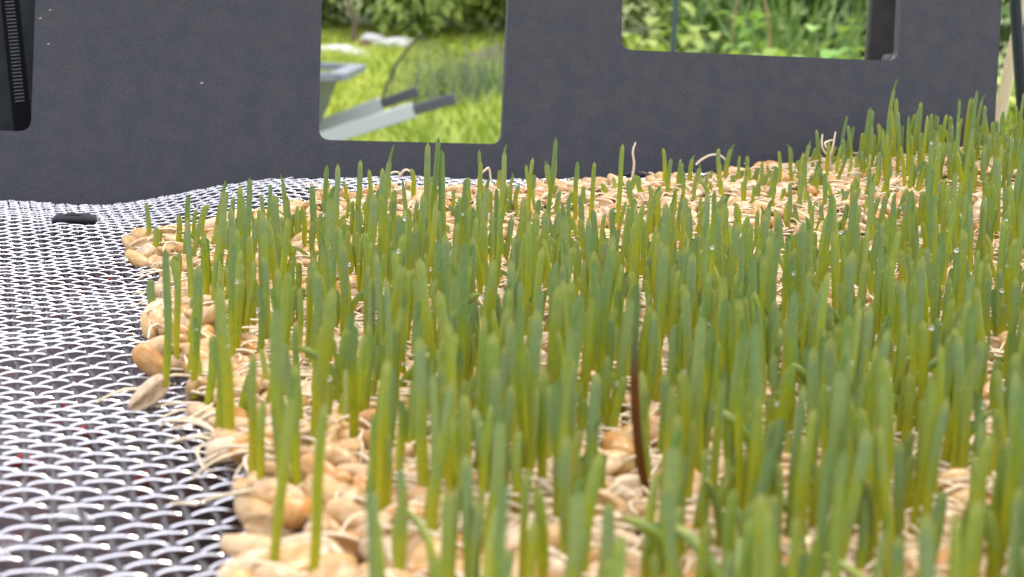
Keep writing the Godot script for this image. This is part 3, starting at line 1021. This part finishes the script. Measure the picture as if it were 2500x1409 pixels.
# ---------------------------------------------------------------- garden
func leaf_shape(len: float, wid: float, bend: float) -> Acc:
	var a := Acc.new()
	var n := 5
	for i in n + 1:
		var f := float(i) / n
		var w := wid * 0.5 * pow(sin(PI * (0.06 + 0.94 * f)), 0.8) * (1.15 - 0.5 * f)
		var y := -bend * f * f * len
		var z := f * len
		for s in [-1.0, 0.0, 1.0]:
			a.v.append(Vector3(s * w, y + absf(s) * w * 0.25, z))
			a.n.append(Vector3(-s * 0.25, 1.0, bend * f).normalized())
			a.c.append(Color.WHITE)
			a.u.append(Vector2(s * 0.5 + 0.5, f))
	for i in n:
		for s in 2:
			var p := i * 3 + s
			a.i.append_array([p, p + 1, p + 3, p + 1, p + 4, p + 3])
	return a

func shrub(called: String, x: float, d: float, h: float, r: float, leaves: int, size: float, c0: Color, c1: Color, label: String, group := "") -> void:
	var at := on_ground(x, d)
	var t := thing(called, label, "shrub", at, group)
	var tr := Acc.new()
	for k in 5:
		var az := k * 1.3 + rng.randf()
		var top := Vector3(cos(az) * r * 0.55, h * rng.randf_range(0.6, 0.9), sin(az) * r * 0.55)
		tube(tr, PackedVector3Array([Vector3(0, 0, 0), top * 0.4 + Vector3(0, h * 0.1, 0), top]), PackedFloat32Array([0.03, 0.018, 0.006]), 6, PackedColorArray([Color.WHITE]))
	part("trunk", tr.done(), M.bark, t)
	var mm := MultiMesh.new()
	mm.transform_format = MultiMesh.TRANSFORM_3D
	mm.use_colors = true
	mm.mesh = leaf_shape(size, size * 0.62, 0.25).done()
	mm.instance_count = leaves * 2
	var clumps := []
	for k in 44:
		var az := rng.randf() * TAU
		var rr := r * sqrt(rng.randf())
		clumps.append([Vector3(cos(az) * rr, h * pow(rng.randf(), 0.8), sin(az) * rr), rng.randf_range(0.16, 0.36) * r * 1.2, rng.randf()])
	for k in leaves * 2:
		var cl: Array = clumps[rng.randi() % clumps.size()]
		var o: Vector3 = Vector3(rng.randfn(), rng.randfn(), rng.randfn()).normalized() * pow(rng.randf(), 0.4) * cl[1]
		var p: Vector3 = cl[0] + o
		p.y = clampf(p.y, 0.02, h * 1.1)
		var b := Basis(Vector3.UP, atan2(o.x, o.z) + rng.randfn(0, 0.6)) * Basis(Vector3.RIGHT, rng.randf_range(-0.3, 1.0)) * Basis(Vector3.BACK, rng.randfn(0, 0.5))
		mm.set_instance_transform(k, Transform3D(b.scaled_local(Vector3.ONE * rng.randf_range(0.6, 1.25)), p))
		mm.set_instance_color(k, c0.lerp(c1, clampf(cl[2] * 0.7 + rng.randf() * 0.5, 0, 1)))
	var mi := MultiMeshInstance3D.new()
	mi.name = "crown"
	mi.multimesh = mm
	mi.material_override = M.leaf
	mi.set_meta("kind", "stuff")
	t.add_child(mi, true)

func grass_clump(x: float, d: float, h: float, n: int, c0: Color, c1: Color, label: String, group: String, wide := 0.009, spread := 0.12) -> void:
	var t := thing("grass_clump", label, "grass clump", on_ground(x, d), group)
	var a := Acc.new()
	for k in n:
		var az := rng.randf() * TAU
		var o := Vector3(rng.randfn(0, spread * 0.5), 0, rng.randfn(0, spread * 0.5))
		var out := Vector3(cos(az), 0, sin(az))
		var w := Vector3(-out.z, 0, out.x) * wide * rng.randf_range(0.6, 1.3)
		var hh := h * rng.randf_range(0.55, 1.1)
		var reach := h * rng.randf_range(0.1, 0.75)
		var col := c0.lerp(c1, rng.randf())
		var s := a.v.size()
		for i in 6:
			var f := i / 5.0
			var p := o + out * reach * f * f + Vector3.UP * hh * (f - 0.35 * f * f * reach / h)
			var nn := (out * hh - Vector3.UP * (2.0 * reach * f)).normalized()
			for sg in [-1.0, 1.0]:
				a.v.append(p + w * sg * (1.0 - 0.92 * f * f)); a.n.append(nn); a.c.append(col); a.u.append(Vector2.ZERO)
		for i in 5:
			var p := s + i * 2
			a.i.append_array([p, p + 1, p + 2, p + 1, p + 3, p + 2])
	var b := part("blades", a.done(), M.leaf, t)
	b.set_meta("kind", "stuff")

func weed(x: float, d: float, h: float, n: int, size: float, c0: Color, c1: Color, label: String) -> void:
	var t := thing("broad_leaved_weed", label, "weed", on_ground(x, d), "broad-leaved weeds behind the crate: " + label)
	var st := Acc.new()
	var ls := [leaf_shape(size, size * 0.85, 0.3).done(), leaf_shape(size * 0.8, size * 0.75, 0.15).done()]
	var mats := []
	for k in 4:
		var m: StandardMaterial3D = M.leaf.duplicate()
		m.vertex_color_use_as_albedo = false
		m.albedo_color = c0.lerp(c1, k / 3.0).linear_to_srgb()
		mats.append(m)
	for k in 5:
		var az := rng.randf() * TAU
		var top := Vector3(cos(az) * h * 0.3, h * rng.randf_range(0.75, 1.0), sin(az) * h * 0.3)
		tube(st, PackedVector3Array([Vector3.ZERO, top * 0.5 + Vector3(0, 0.03, 0), top]), PackedFloat32Array([0.006, 0.004, 0.002]), 5, PackedColorArray([Color(0.2, 0.3, 0.08)]))
		for i in n / 5:
			var f := rng.randf_range(0.35, 1.0)
			var p := top * f + Vector3(rng.randfn(0, 0.03), rng.randfn(0, 0.02), rng.randfn(0, 0.03))
			var lf := part("leaf", ls[rng.randi() % 2], mats[rng.randi() % 4], t)
			var la := rng.randf() * TAU
			lf.transform = Transform3D(Basis(Vector3.UP, la) * Basis(Vector3.RIGHT, rng.randf_range(-0.2, 0.7)), p)
	part("stalk", st.done(), M.leaf, t)

func garden() -> void:
	var keep := rng.state
	rng.seed = 4242
	# hedge of shrubs closing the view
	var yl := Color(0.46, 0.50, 0.10)
	var gr := Color(0.22, 0.33, 0.07)
	var dk := Color(0.10, 0.17, 0.045)
	var hedge := [
		[-6.5, 13.2, 2.2, 1.2, 1800, 0.08, gr, yl, 0], [-4.6, 13.0, 2.2, 1.2, 1800, 0.08, gr, yl, 0], [-2.9, 12.8, 2.0, 1.1, 2600, 0.075, yl, gr, 0],
		[-1.55, 12.7, 1.7, 0.95, 4200, 0.07, yl, gr, 0], [-0.75, 12.9, 1.8, 0.95, 4200, 0.075, Color(0.36, 0.40, 0.10), gr, 0], [0.1, 12.8, 1.8, 0.9, 4200, 0.07, gr, yl, 0],
		[1.1, 12.6, 1.8, 1.0, 3600, 0.07, Color(0.27, 0.31, 0.08), gr, 0], [-2.2, 15.0, 2.8, 1.5, 2600, 0.1, gr, yl, 0], [-0.4, 15.2, 2.9, 1.5, 2600, 0.1, gr, yl, 0], [1.5, 15.0, 2.8, 1.5, 2600, 0.1, gr, dk, 0],
		[1.9, 9.2, 1.7, 0.85, 4200, 0.075, dk, Color(0.12, 0.19, 0.05), 1], [2.9, 9.0, 1.8, 0.9, 4200, 0.075, dk, Color(0.12, 0.19, 0.05), 1], [3.9, 9.4, 1.8, 1.0, 2600, 0.08, dk, gr, 1],
		[5.2, 10.0, 2.0, 1.2, 1600, 0.08, gr, yl, 0],
	]
	for q in hedge:
		var wordy := "bright yellow-green leafy shrub in the hedge across the lawn" if q[8] == 0 else "dark green leafy shrub behind the pale weeds and green stake"
		shrub("hedge_shrub", q[0], q[1], q[2], q[3], q[4], q[5], q[6], q[7], wordy, "shrubs across the lawn" if q[8] == 0 else "dark shrubs behind the weeds")
	# tall grass and weeds nearer by
	for q in [[-0.20, 5.1, 0.42, 46], [-0.08, 4.8, 0.44, 46], [0.03, 5.4, 0.46, 40], [-0.30, 5.9, 0.40, 40], [0.02, 4.6, 0.36, 40], [-0.42, 6.4, 0.30, 36], [-0.14, 6.3, 0.46, 40]]:
		grass_clump(q[0], q[1], q[2], q[3], Color(0.22, 0.30, 0.05), Color(0.40, 0.46, 0.10), "tall bright green grass clump with arching blades past the wheelbarrow grips", "tall grass clumps")
	for q in [[-0.36, 8.2, 0.34, 90], [-0.24, 8.6, 0.36, 90], [-0.10, 8.9, 0.38, 80]]:
		grass_clump(q[0], q[1], q[2], q[3], Color(0.12, 0.17, 0.08), Color(0.26, 0.31, 0.17), "dull grey-green grass tussock on the lawn's edge", "grey-green tussocks", 0.005, 0.2)
	var P := Color(0.42, 0.50, 0.10)
	for q in [[0.55, 6.0, 0.70, 60, 0.075, Color(0.22, 0.28, 0.06), Color(0.30, 0.35, 0.08), 0], [0.75, 6.2, 0.66, 60, 0.07, Color(0.28, 0.31, 0.07), Color(0.20, 0.28, 0.05), 0],
			[0.98, 5.8, 0.68, 60, 0.085, Color(0.16, 0.30, 0.06), Color(0.26, 0.42, 0.10), 1], [1.12, 5.6, 0.60, 50, 0.07, P, Color(0.30, 0.36, 0.03), 2], [1.28, 5.9, 0.62, 50, 0.07, Color(0.16, 0.27, 0.05), Color(0.28, 0.40, 0.08), 1],
			[1.50, 5.7, 0.60, 60, 0.065, P, Color(0.34, 0.46, 0.10), 2], [0.88, 6.8, 0.74, 50, 0.08, Color(0.14, 0.26, 0.06), Color(0.22, 0.36, 0.08), 1], [1.42, 6.6, 0.70, 50, 0.075, Color(0.10, 0.2, 0.05), Color(0.2, 0.32, 0.07), 1]]:
		weed(q[0], q[1], q[2], q[3], q[4], q[5], q[6], ["olive weed with rounded leaves beside the green stake", "fresh green weed with broad rounded leaves below the dark shrubs", "pale lime-green weed with small broad leaves below the dark shrubs"][q[7]])
	for q in [[1.0, 7.2, 0.95, 40], [1.2, 7.4, 1.0, 40], [1.45, 7.3, 0.95, 40]]:
		grass_clump(q[0], q[1], q[2], q[3], Color(0.10, 0.18, 0.05), Color(0.22, 0.30, 0.10), "dark green long-bladed grass clump in front of the dark shrubs", "long grass before the dark shrubs", 0.008, 0.2)
	for q in [[1868, 0, 1880, 90, 6.6], [1800, 0, 1790, 60, 7.1]]:
		var t := thing("dry_stalk", "dry brown stalk rising among the weeds", "dry stalk", on_ground(at_depth(q[2], q[3], q[4]).x, q[4]), "dry stalks")
		var a := Acc.new()
		var p0 := Vector3.ZERO
		var p1 := at_depth(q[2], q[3], q[4]) - t.position
		var p2 := at_depth(q[0], q[1], q[4]) - t.position
		tube(a, PackedVector3Array([p0, p1, p2, p2 + (p2 - p1) * 0.6]), PackedFloat32Array([0.008, 0.006, 0.005, 0.003]), 6, PackedColorArray([Color.WHITE]))
		part("stem", a.done(), M.dry, t)
	# the pair of thin bare branches in the middle opening
	var bt := thing("bare_branch", "thin bare brown branch slanting in front of the hedge", "branch", on_ground(at_depth(862, 60, 11.4).x, 11.4))
	var ba := Acc.new()
	tube(ba, PackedVector3Array([Vector3.ZERO, at_depth(866, 60, 11.4) - bt.position, at_depth(850, 0, 11.4) - bt.position, at_depth(838, -60, 11.4) - bt.position]), PackedFloat32Array([0.02, 0.016, 0.013, 0.006]), 6, PackedColorArray([Color.WHITE]))
	part("stem", ba.done(), M.bark, bt)
	# green fence stake
	var s0 := at_depth(1648, 60, 2.2)
	var st := thing("garden_stake", "thin dark green metal garden stake standing before the weeds", "stake", Vector3(s0.x, 0, s0.z))
	var sa := Acc.new()
	tube(sa, PackedVector3Array([Vector3(0.002, -0.1, 0), Vector3(0, 0.6, 0), Vector3(-0.002, 1.25, 0)]), PackedFloat32Array([0.0042, 0.0042, 0.004]), 8, PackedColorArray([Color.WHITE]))
	part("rod", sa.done(), M.stake, st)
	# stones, pot, mound of earth at the far side of the lawn
	for q in [[905, 100, 11.6, 0.07, 0.05], [958, 116, 11.4, 0.09, 0.06], [932, 120, 11.5, 0.05, 0.04], [820, 136, 10.9, 0.16, 0.07], [868, 146, 10.7, 0.08, 0.05], [985, 110, 11.6, 0.06, 0.05]]:
		var p := at_depth(q[0], q[1], q[2])
		var gy := ground_y(q[2])
		var t := thing("pale_stone", "pale weathered stone at the far side of the lawn", "stone", Vector3(p.x, gy, p.z), "pale stones across the lawn")
		var a := Acc.new()
		var top := maxf(p.y - gy + q[4], 0.06)
		for i in 9:
			for j in 13:
				var th := PI * i / 8.0
				var ph := TAU * j / 12.0
				var dirv := Vector3(sin(th) * cos(ph), cos(th), sin(th) * sin(ph))
				var k := 1.0 + 0.35 * noise_fine.get_noise_3d(dirv.x * 3.0 + q[0], dirv.y * 3.0, dirv.z * 3.0)
				a.v.append(Vector3(dirv.x * q[3] * 1.4, (dirv.y + 0.8) * top * 0.55, dirv.z * q[3]) * k)
				a.n.append(dirv); a.c.append(Color.WHITE); a.u.append(Vector2(j / 12.0, i / 8.0))
		for i in 8:
			for j in 12:
				var w := i * 13 + j
				a.i.append_array([w, w + 13, w + 1, w + 1, w + 13, w + 14])
		part("rock", a.done(), M.stone, t)
	var pp := at_depth(892, 128, 11.2)
	var pot := thing("flower_pot", "small red-brown clay pot among the pale stones", "flower pot", Vector3(pp.x, ground_y(11.2), pp.z))
	var pa := Acc.new()
	tube(pa, PackedVector3Array([Vector3(0, 0, 0), Vector3(0, 0.06, 0), Vector3(0, 0.065, 0), Vector3(0, 0.08, 0)]), PackedFloat32Array([0.026, 0.036, 0.042, 0.042]), 14, PackedColorArray([Color.WHITE]))
	part("clay_body", pa.done(), M.terracotta, pot)
	var md := thing("earth_mound", "low mound of bare brown earth beside the hedge", "earth mound", on_ground(-0.12, 10.6))
	var ma := Acc.new()
	for i in 13:
		for j in 17:
			var rr := i / 12.0
			var ph := TAU * j / 16.0
			var hh := 0.17 * (1.0 - rr * rr) * (1.0 + 0.5 * noise.get_noise_2d(i * 40.0, j * 30.0)) - 0.02
			ma.v.append(Vector3(cos(ph) * rr * 0.34, hh * 0.75, sin(ph) * rr * 0.32))
			ma.n.append(Vector3(cos(ph) * rr, 1.2, sin(ph) * rr).normalized()); ma.c.append(Color.WHITE); ma.u.append(Vector2.ZERO)
	for i in 12:
		for j in 16:
			var w := i * 17 + j
			ma.i.append_array([w, w + 17, w + 1, w + 1, w + 17, w + 18])
	part("soil", ma.done(), M.earth, md)
	# dark netting leaning over a wire at the edge of the lawn
	var nd := 8.0
	var nf := on_ground(at_depth(1010, 235, nd).x, nd)
	var nt := thing("shade_net", "dark see-through netting leaning on a thin wire behind the wheelbarrow grips", "netting", nf)
	var na := Acc.new()
	var npx := [[932, 240], [962, 165], [1000, 112], [1030, 84], [1070, 104], [1120, 128], [1170, 158], [1195, 226]]
	var low := []
	var npts := PackedVector3Array()
	var nrad := PackedFloat32Array()
	for k in npx.size():
		var p := at_depth(npx[k][0], npx[k][1], nd + 0.05 * sin(k * 1.3)) - nf
		npts.append(p); nrad.append(0.006)
		low.append(Vector3(p.x * 0.96, 0.0, p.z + 0.03 * cos(k * 2.0)))
	for k in npx.size() - 1:
		quad(na, npts[k], npts[k + 1], low[k + 1], low[k])
		quad(na, npts[k + 1] + Vector3(0, 0, -0.004), npts[k] + Vector3(0, 0, -0.004), low[k] + Vector3(0, 0, -0.004), low[k + 1] + Vector3(0, 0, -0.004))
	part("net", na.done(), M.net, nt)
	var nw := Acc.new()
	tube(nw, PackedVector3Array([low[0]]) + npts.slice(0, 4), PackedFloat32Array([0.006]) + nrad.slice(0, 4), 6, PackedColorArray([Color.WHITE]))
	part("wire_hoop", nw.done(), M.cable, nt)
	wheelbarrow()
	rng.state = keep

func wheelbarrow() -> void:
	var dn := 4.7
	var df := 5.15
	var mid := 4.925
	var r0 := at_depth(849, 176, mid)
	var t := thing("wheelbarrow", "grey wheelbarrow parked on the grass with two black-gripped handles", "wheelbarrow", Vector3(r0.x - 0.4, ground_y(mid), r0.z))
	var o := t.position
	var specs := [[dn, Vector2(760, 347), Vector2(1010, 269), Vector2(1111, 240), 0.021], [df, Vector2(760, 318), Vector2(931, 254), Vector2(1021, 222), 0.021]]
	for s in specs:
		var a := at_depth(s[1].x, s[1].y, s[0]) - o
		var b := at_depth(s[2].x, s[2].y, s[0]) - o
		var c := at_depth(s[3].x, s[3].y, s[0]) - o
		var h := Acc.new()
		bar(h, a + (a - b) * 2.2, b, 0.018, s[4])
		var hb := part("handle", h.done(), M.steel, t)
		var g := Acc.new()
		bar(g, b + (c - b) * 0.001, c, 0.016, 0.0145)
		for k in 5:
			var q := b.lerp(c, 0.15 + 0.17 * k)
			bar(g, q, q + (c - b).normalized() * 0.004, 0.0175, 0.0158)
		part("grip", g.done(), M.grip, hb)
	# tub: tapered open box with a rolled rim
	var top_y := r0.y - o.y
	var xr := r0.x - o.x
	var tb := Acc.new()
	var ring := func(y: float, inset: float, flare: float) -> Array:
		var hz := 0.30 - inset * 0.6
		return [Vector3(xr - 0.02 - inset + flare, y, hz), Vector3(xr - 0.02 - inset + flare, y, -hz), Vector3(xr - 0.92 + inset - flare, y, -hz), Vector3(xr - 0.92 + inset - flare, y, hz)]
	var rt: Array = ring.call(top_y - 0.015, 0.03, 0.0)
	var rb: Array = ring.call(top_y - 0.22, 0.10, 0.0)
	var ri: Array = ring.call(top_y - 0.015, 0.036, 0.0)
	var rj: Array = ring.call(top_y - 0.214, 0.106, 0.0)
	for k in 4:
		var n := (k + 1) % 4
		quad(tb, rt[k], rt[n], rb[n], rb[k])
		quad(tb, ri[n], ri[k], rj[k], rj[n])
		quad(tb, rt[n], rt[k], ri[k], ri[n])
	quad(tb, rb[0], rb[1], rb[2], rb[3])
	quad(tb, rj[3], rj[2], rj[1], rj[0])
	part("tub", tb.done(), M.tub, t)
	var rimm := Acc.new()
	var rr := [Vector3(xr, top_y, 0.31), Vector3(xr, top_y, -0.31), Vector3(xr - 0.94, top_y, -0.31), Vector3(xr - 0.94, top_y, 0.31)]
	for k in 4: bar(rimm, rr[k], rr[(k + 1) % 4], 0.024, 0.010)
	part("rim", rimm.done(), M.rim, t)
	for s in [-1, 1]:
		var lg := Acc.new()
		bar(lg, Vector3(xr - 0.30, 0.0, 0.2 * s), Vector3(xr - 0.26, top_y - 0.2, 0.2 * s), 0.014, 0.014)
		part("leg", lg.done(), M.steel, t)
	var wl := Acc.new()
	var ty := PackedVector3Array()
	var tr := PackedFloat32Array()
	for k in 25:
		var an := TAU * k / 24.0
		ty.append(Vector3(xr - 1.02 + cos(an) * 0.15, 0.19 + sin(an) * 0.15, 0))
		tr.append(0.04)
	tube(wl, ty, tr, 8, PackedColorArray([Color.WHITE]), 1.0, false)
	var wheel := part("tyre", wl.done(), M.grip, t)
	var hb2 := Acc.new()
	tube(hb2, PackedVector3Array([Vector3(xr - 1.02, 0.19, -0.05), Vector3(xr - 1.02, 0.19, 0.05)]), PackedFloat32Array([0.1, 0.1]), 16, PackedColorArray([Color.WHITE]))
	part("hub", hb2.done(), M.steel, wheel)

# ---------------------------------------------------------------- small things near the crate
func root_tangle(called: String, label: String, strands: Array, dd: float) -> void:
	var f: Array = strands[0][0]
	var foot := on_level(f[0], f[1], 10.0)
	for it in 4: foot = on_level(f[0], f[1], sheet(foot.x, foot.y) + bed(foot.x, foot.y) + 1.0)
	foot *= minf(1.0, (wall_d(foot.x) - 10.0) / foot.y)
	var depth := (foot.y + dd) * MM
	var t := thing(called, label, "root", at_depth(f[0], f[1], depth))
	for st in strands:
		var pts := PackedVector3Array()
		var rad := PackedFloat32Array()
		var crv := Curve3D.new()
		for q in st: crv.add_point(at_depth(q[0], q[1], depth + rng.randf_range(-0.001, 0.001)) - t.position)
		for k in crv.point_count:
			var tan_ := (crv.get_point_position(mini(k + 1, crv.point_count - 1)) - crv.get_point_position(maxi(k - 1, 0))) * 0.2
			crv.set_point_in(k, -tan_); crv.set_point_out(k, tan_)
		var n := 14
		for k in n:
			pts.append(crv.samplef(float(k) / (n - 1) * (crv.point_count - 1)))
			rad.append(lerpf(0.42, 0.2, float(k) / n) * MM)
		var a := Acc.new()
		tube(a, pts, rad, 6, PackedColorArray([Color.WHITE]))
		part("strand", a.done(), M.root, t)

func small_things() -> void:
	root_tangle("root_tuft", "forked cream root tuft standing up against the grey panel", [[[2022, 420], [2026, 390], [2008, 360], [2008, 328]], [[2024, 390], [2032, 365], [2036, 345], [2040, 322]], [[2026, 372], [2014, 352], [2022, 345], [2034, 342]]], 0.0)
	root_tangle("root_loop", "thin cream root looping above the far grains in twin arches", [[[925, 440], [945, 428], [968, 420], [982, 432]], [[975, 430], [990, 415], [1008, 425], [1022, 442]]], 0.0)
	root_tangle("root_loop", "narrow cream root arch behind the green shoots", [[[1164, 452], [1172, 428], [1186, 414], [1194, 412], [1198, 440]]], 0.0)
	root_tangle("root_loop", "wide cream root arch over a pale shoot near the panel", [[[1700, 402], [1716, 388], [1740, 378], [1762, 382], [1774, 400], [1772, 418]]], 0.0)
	root_tangle("root_loop", "single straight cream rootlet rising before the panel", [[[1544, 432], [1548, 400], [1545, 370], [1552, 348]]], 0.0)
	root_tangle("root_loop", "pale ring of root beside the outermost orange grains", [[[560, 830], [572, 790], [588, 752], [600, 770], [602, 800], [580, 830], [566, 800]]], 6.0)
	root_tangle("root_loop", "crossed white rootlets hanging from the outermost orange grains", [[[500, 832], [520, 860], [540, 884]], [[545, 838], [525, 850], [505, 880], [478, 905]], [[445, 770], [447, 820], [440, 890]]], 4.0)
	# dark wet sheet behind the panel's end opening
	var f := wall_frame()
	var c := f * Vector3(-0.152, 0.03, -0.035)
	var t := thing("wet_sheet", "wet blue-black sheet with water beads and pale painted glints behind the crate's end opening", "sheet", c)
	var a := Acc.new()
	box(a, Vector3(0, 0.03, 0), Vector3(0.055, 0.115, 0.002), f.basis, 0.0006)
	part("board", a.done(), M.sheet, t)
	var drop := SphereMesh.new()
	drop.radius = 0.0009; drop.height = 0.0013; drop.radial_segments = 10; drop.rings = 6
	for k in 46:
		var b := part("glint_water_bead", drop, M.stone if k % 3 else M.water, t)  # most beads opaque and pale, their glints painted as colour
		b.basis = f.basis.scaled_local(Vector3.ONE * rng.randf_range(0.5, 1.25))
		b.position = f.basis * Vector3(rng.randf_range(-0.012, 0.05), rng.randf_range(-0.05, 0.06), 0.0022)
	# ribbed cable tie through the same opening
	var z0 := f * Vector3(0, 0, -0.006)
	var q0 := on_wall(52, 345)
	var q1 := on_wall(8, -80)
	var ct := thing("cable_tie", "ribbed black cable tie threaded through the crate's end opening", "cable tie", f * Vector3(q0.x, q0.y, -0.006))
	var dv := f * Vector3(q1.x, q1.y, -0.006) - ct.position
	var sd := dv.cross(f.basis.z).normalized()
	var nz := sd.cross(dv).normalized() * -1.0
	if nz.dot(f.basis.z) < 0: nz = -nz
	var band := Acc.new()
	box(band, dv * 0.5, Vector3(0.0026, dv.length() * 0.5, 0.0006), Basis(sd, dv.normalized(), nz), 0.0002)
	var bm := part("strap", band.done(), M.black, ct)
	var tooth := Acc.new()
	box(tooth, Vector3.ZERO, Vector3(0.00135, 0.00022, 0.0002), Basis(sd, dv.normalized(), nz), 0.00006)
	var tm := tooth.done()
	var n := 36
	for k in n:
		var tt := part("tooth", tm, M.tooth, bm)
		tt.position = dv * (0.24 + 0.74 * k / n) + nz * 0.0007
	# black post seen past the wide opening
	var p0 := at_depth(2150, 160, 0.575)
	var bp := thing("black_post", "matt black upright post behind the crate's widest opening", "post", Vector3(p0.x + 0.001, MESH_Y - 0.0225, p0.z))
	var pa := Acc.new()
	box(pa, Vector3(0.0015, 0.08, 0), Vector3(0.0078, 0.08, 0.006), Basis(Vector3.UP, -WALL_YAW) * Basis(Vector3.BACK, 0.0), 0.0008)
	part("upright", pa.done(), M.post, bp)
	# clear shred of film stuck in the corner of that opening
	var cw := on_wall(2172, 132)
	var ft := thing("film_scrap", "crumpled shred of clear plastic in the corner of the wide opening", "plastic scrap", f * Vector3(cw.x, cw.y - 0.0016, -0.0016))
	var fa := Acc.new()
	for k in 5:
		var x0 := -0.0018 + 0.0008 * k
		tube(fa, PackedVector3Array([f.basis * Vector3(x0, 0, 0), f.basis * Vector3(x0 + 0.0005, 0.0014 + 0.0003 * (k % 2), 0.0005), f.basis * Vector3(x0 + 0.0012, 0.0007 * (k % 3), 0.0008)]), PackedFloat32Array([0.0003, 0.00045, 0.0002]), 6, PackedColorArray([Color.WHITE]), 0.4)
	part("shred", fa.done(), M.water, ft)
	# dark cable and straw past the crate's far corner
	var cb := thing("dark_cable", "dark green-black cable hanging beyond the crate's corner", "cable", at_depth(2512, 420, 0.60))
	var ca := Acc.new()
	var cp := PackedVector3Array()
	var cr := PackedFloat32Array()
	for q in [[2482, -160], [2478, -60], [2480, 20], [2486, 110], [2492, 200], [2499, 300], [2512, 420], [2530, 560]]:
		cp.append(at_depth(q[0], q[1], 0.60) - cb.position); cr.append(0.0021)
	tube(ca, cp, cr, 10, PackedColorArray([Color.WHITE]))
	part("sheathing", ca.done(), M.cable, cb)
	var sw := thing("straw_blade", "broad dry beige straw blade leaning beyond the crate's corner", "straw", at_depth(2415, 420, 0.66))
	var sb := Acc.new()
	var sp := PackedVector3Array()
	for q in [[2412, 430], [2438, 300], [2466, 160], [2486, 60], [2500, -40]]:
		sp.append(at_depth(q[0], q[1], 0.66) - sw.position)
	tube(sb, sp, PackedFloat32Array([0.0030, 0.0029, 0.0028, 0.0024, 0.0016]), 8, PackedColorArray([Color.WHITE]), 0.2)
	part("blade", sb.done(), M.straw, sw)
	# dark crumb lying on the bare mesh, and one at the panel's foot
	for q in [[182, 536, 2.2, "flat dark husk fragment lying on the bare steel mesh"], [1552, 416, 0.0, "dark red-brown crumb between the grains and the panel"]]:
		var g := on_level(q[0], q[1], 1.0)
		for it in 4: g = on_level(q[0], q[1], sheet(g.x, g.y) + 1.3)
		if g.y > wall_d(g.x) - 8.0: g *= (wall_d(g.x) - 8.0) / g.y
		var cr2 := thing("husk_fragment", q[3], "husk", world(g.x, sheet(g.x, g.y) + 1.1, g.y))
		var ha := Acc.new()
		tube(ha, PackedVector3Array([Vector3(-0.0056, -0.0004, 0), Vector3(-0.0045, 0.0001, 0), Vector3(-0.001, 0.0004, 0.0003), Vector3(0.003, 0.0005, 0.0001), Vector3(0.0052, 0.0002, -0.0004), Vector3(0.0056, 0, -0.0004)]), PackedFloat32Array([0.0006, 0.0013, 0.0015, 0.0016, 0.0013, 0.0004]), 9, PackedColorArray([Color.WHITE]), 0.75)
		tube(ha, PackedVector3Array([Vector3(-0.002, 0.0014, 0.0008), Vector3(0.001, 0.0016, 0.0009), Vector3(0.004, 0.0012, 0.0004)]), PackedFloat32Array([0.0003, 0.0004, 0.0002]), 6, PackedColorArray([Color.WHITE]))
		part("husk", ha.done(), M.crumb, cr2)
		if q[2] == 0.0: cr2.scale = Vector3.ONE * 0.6
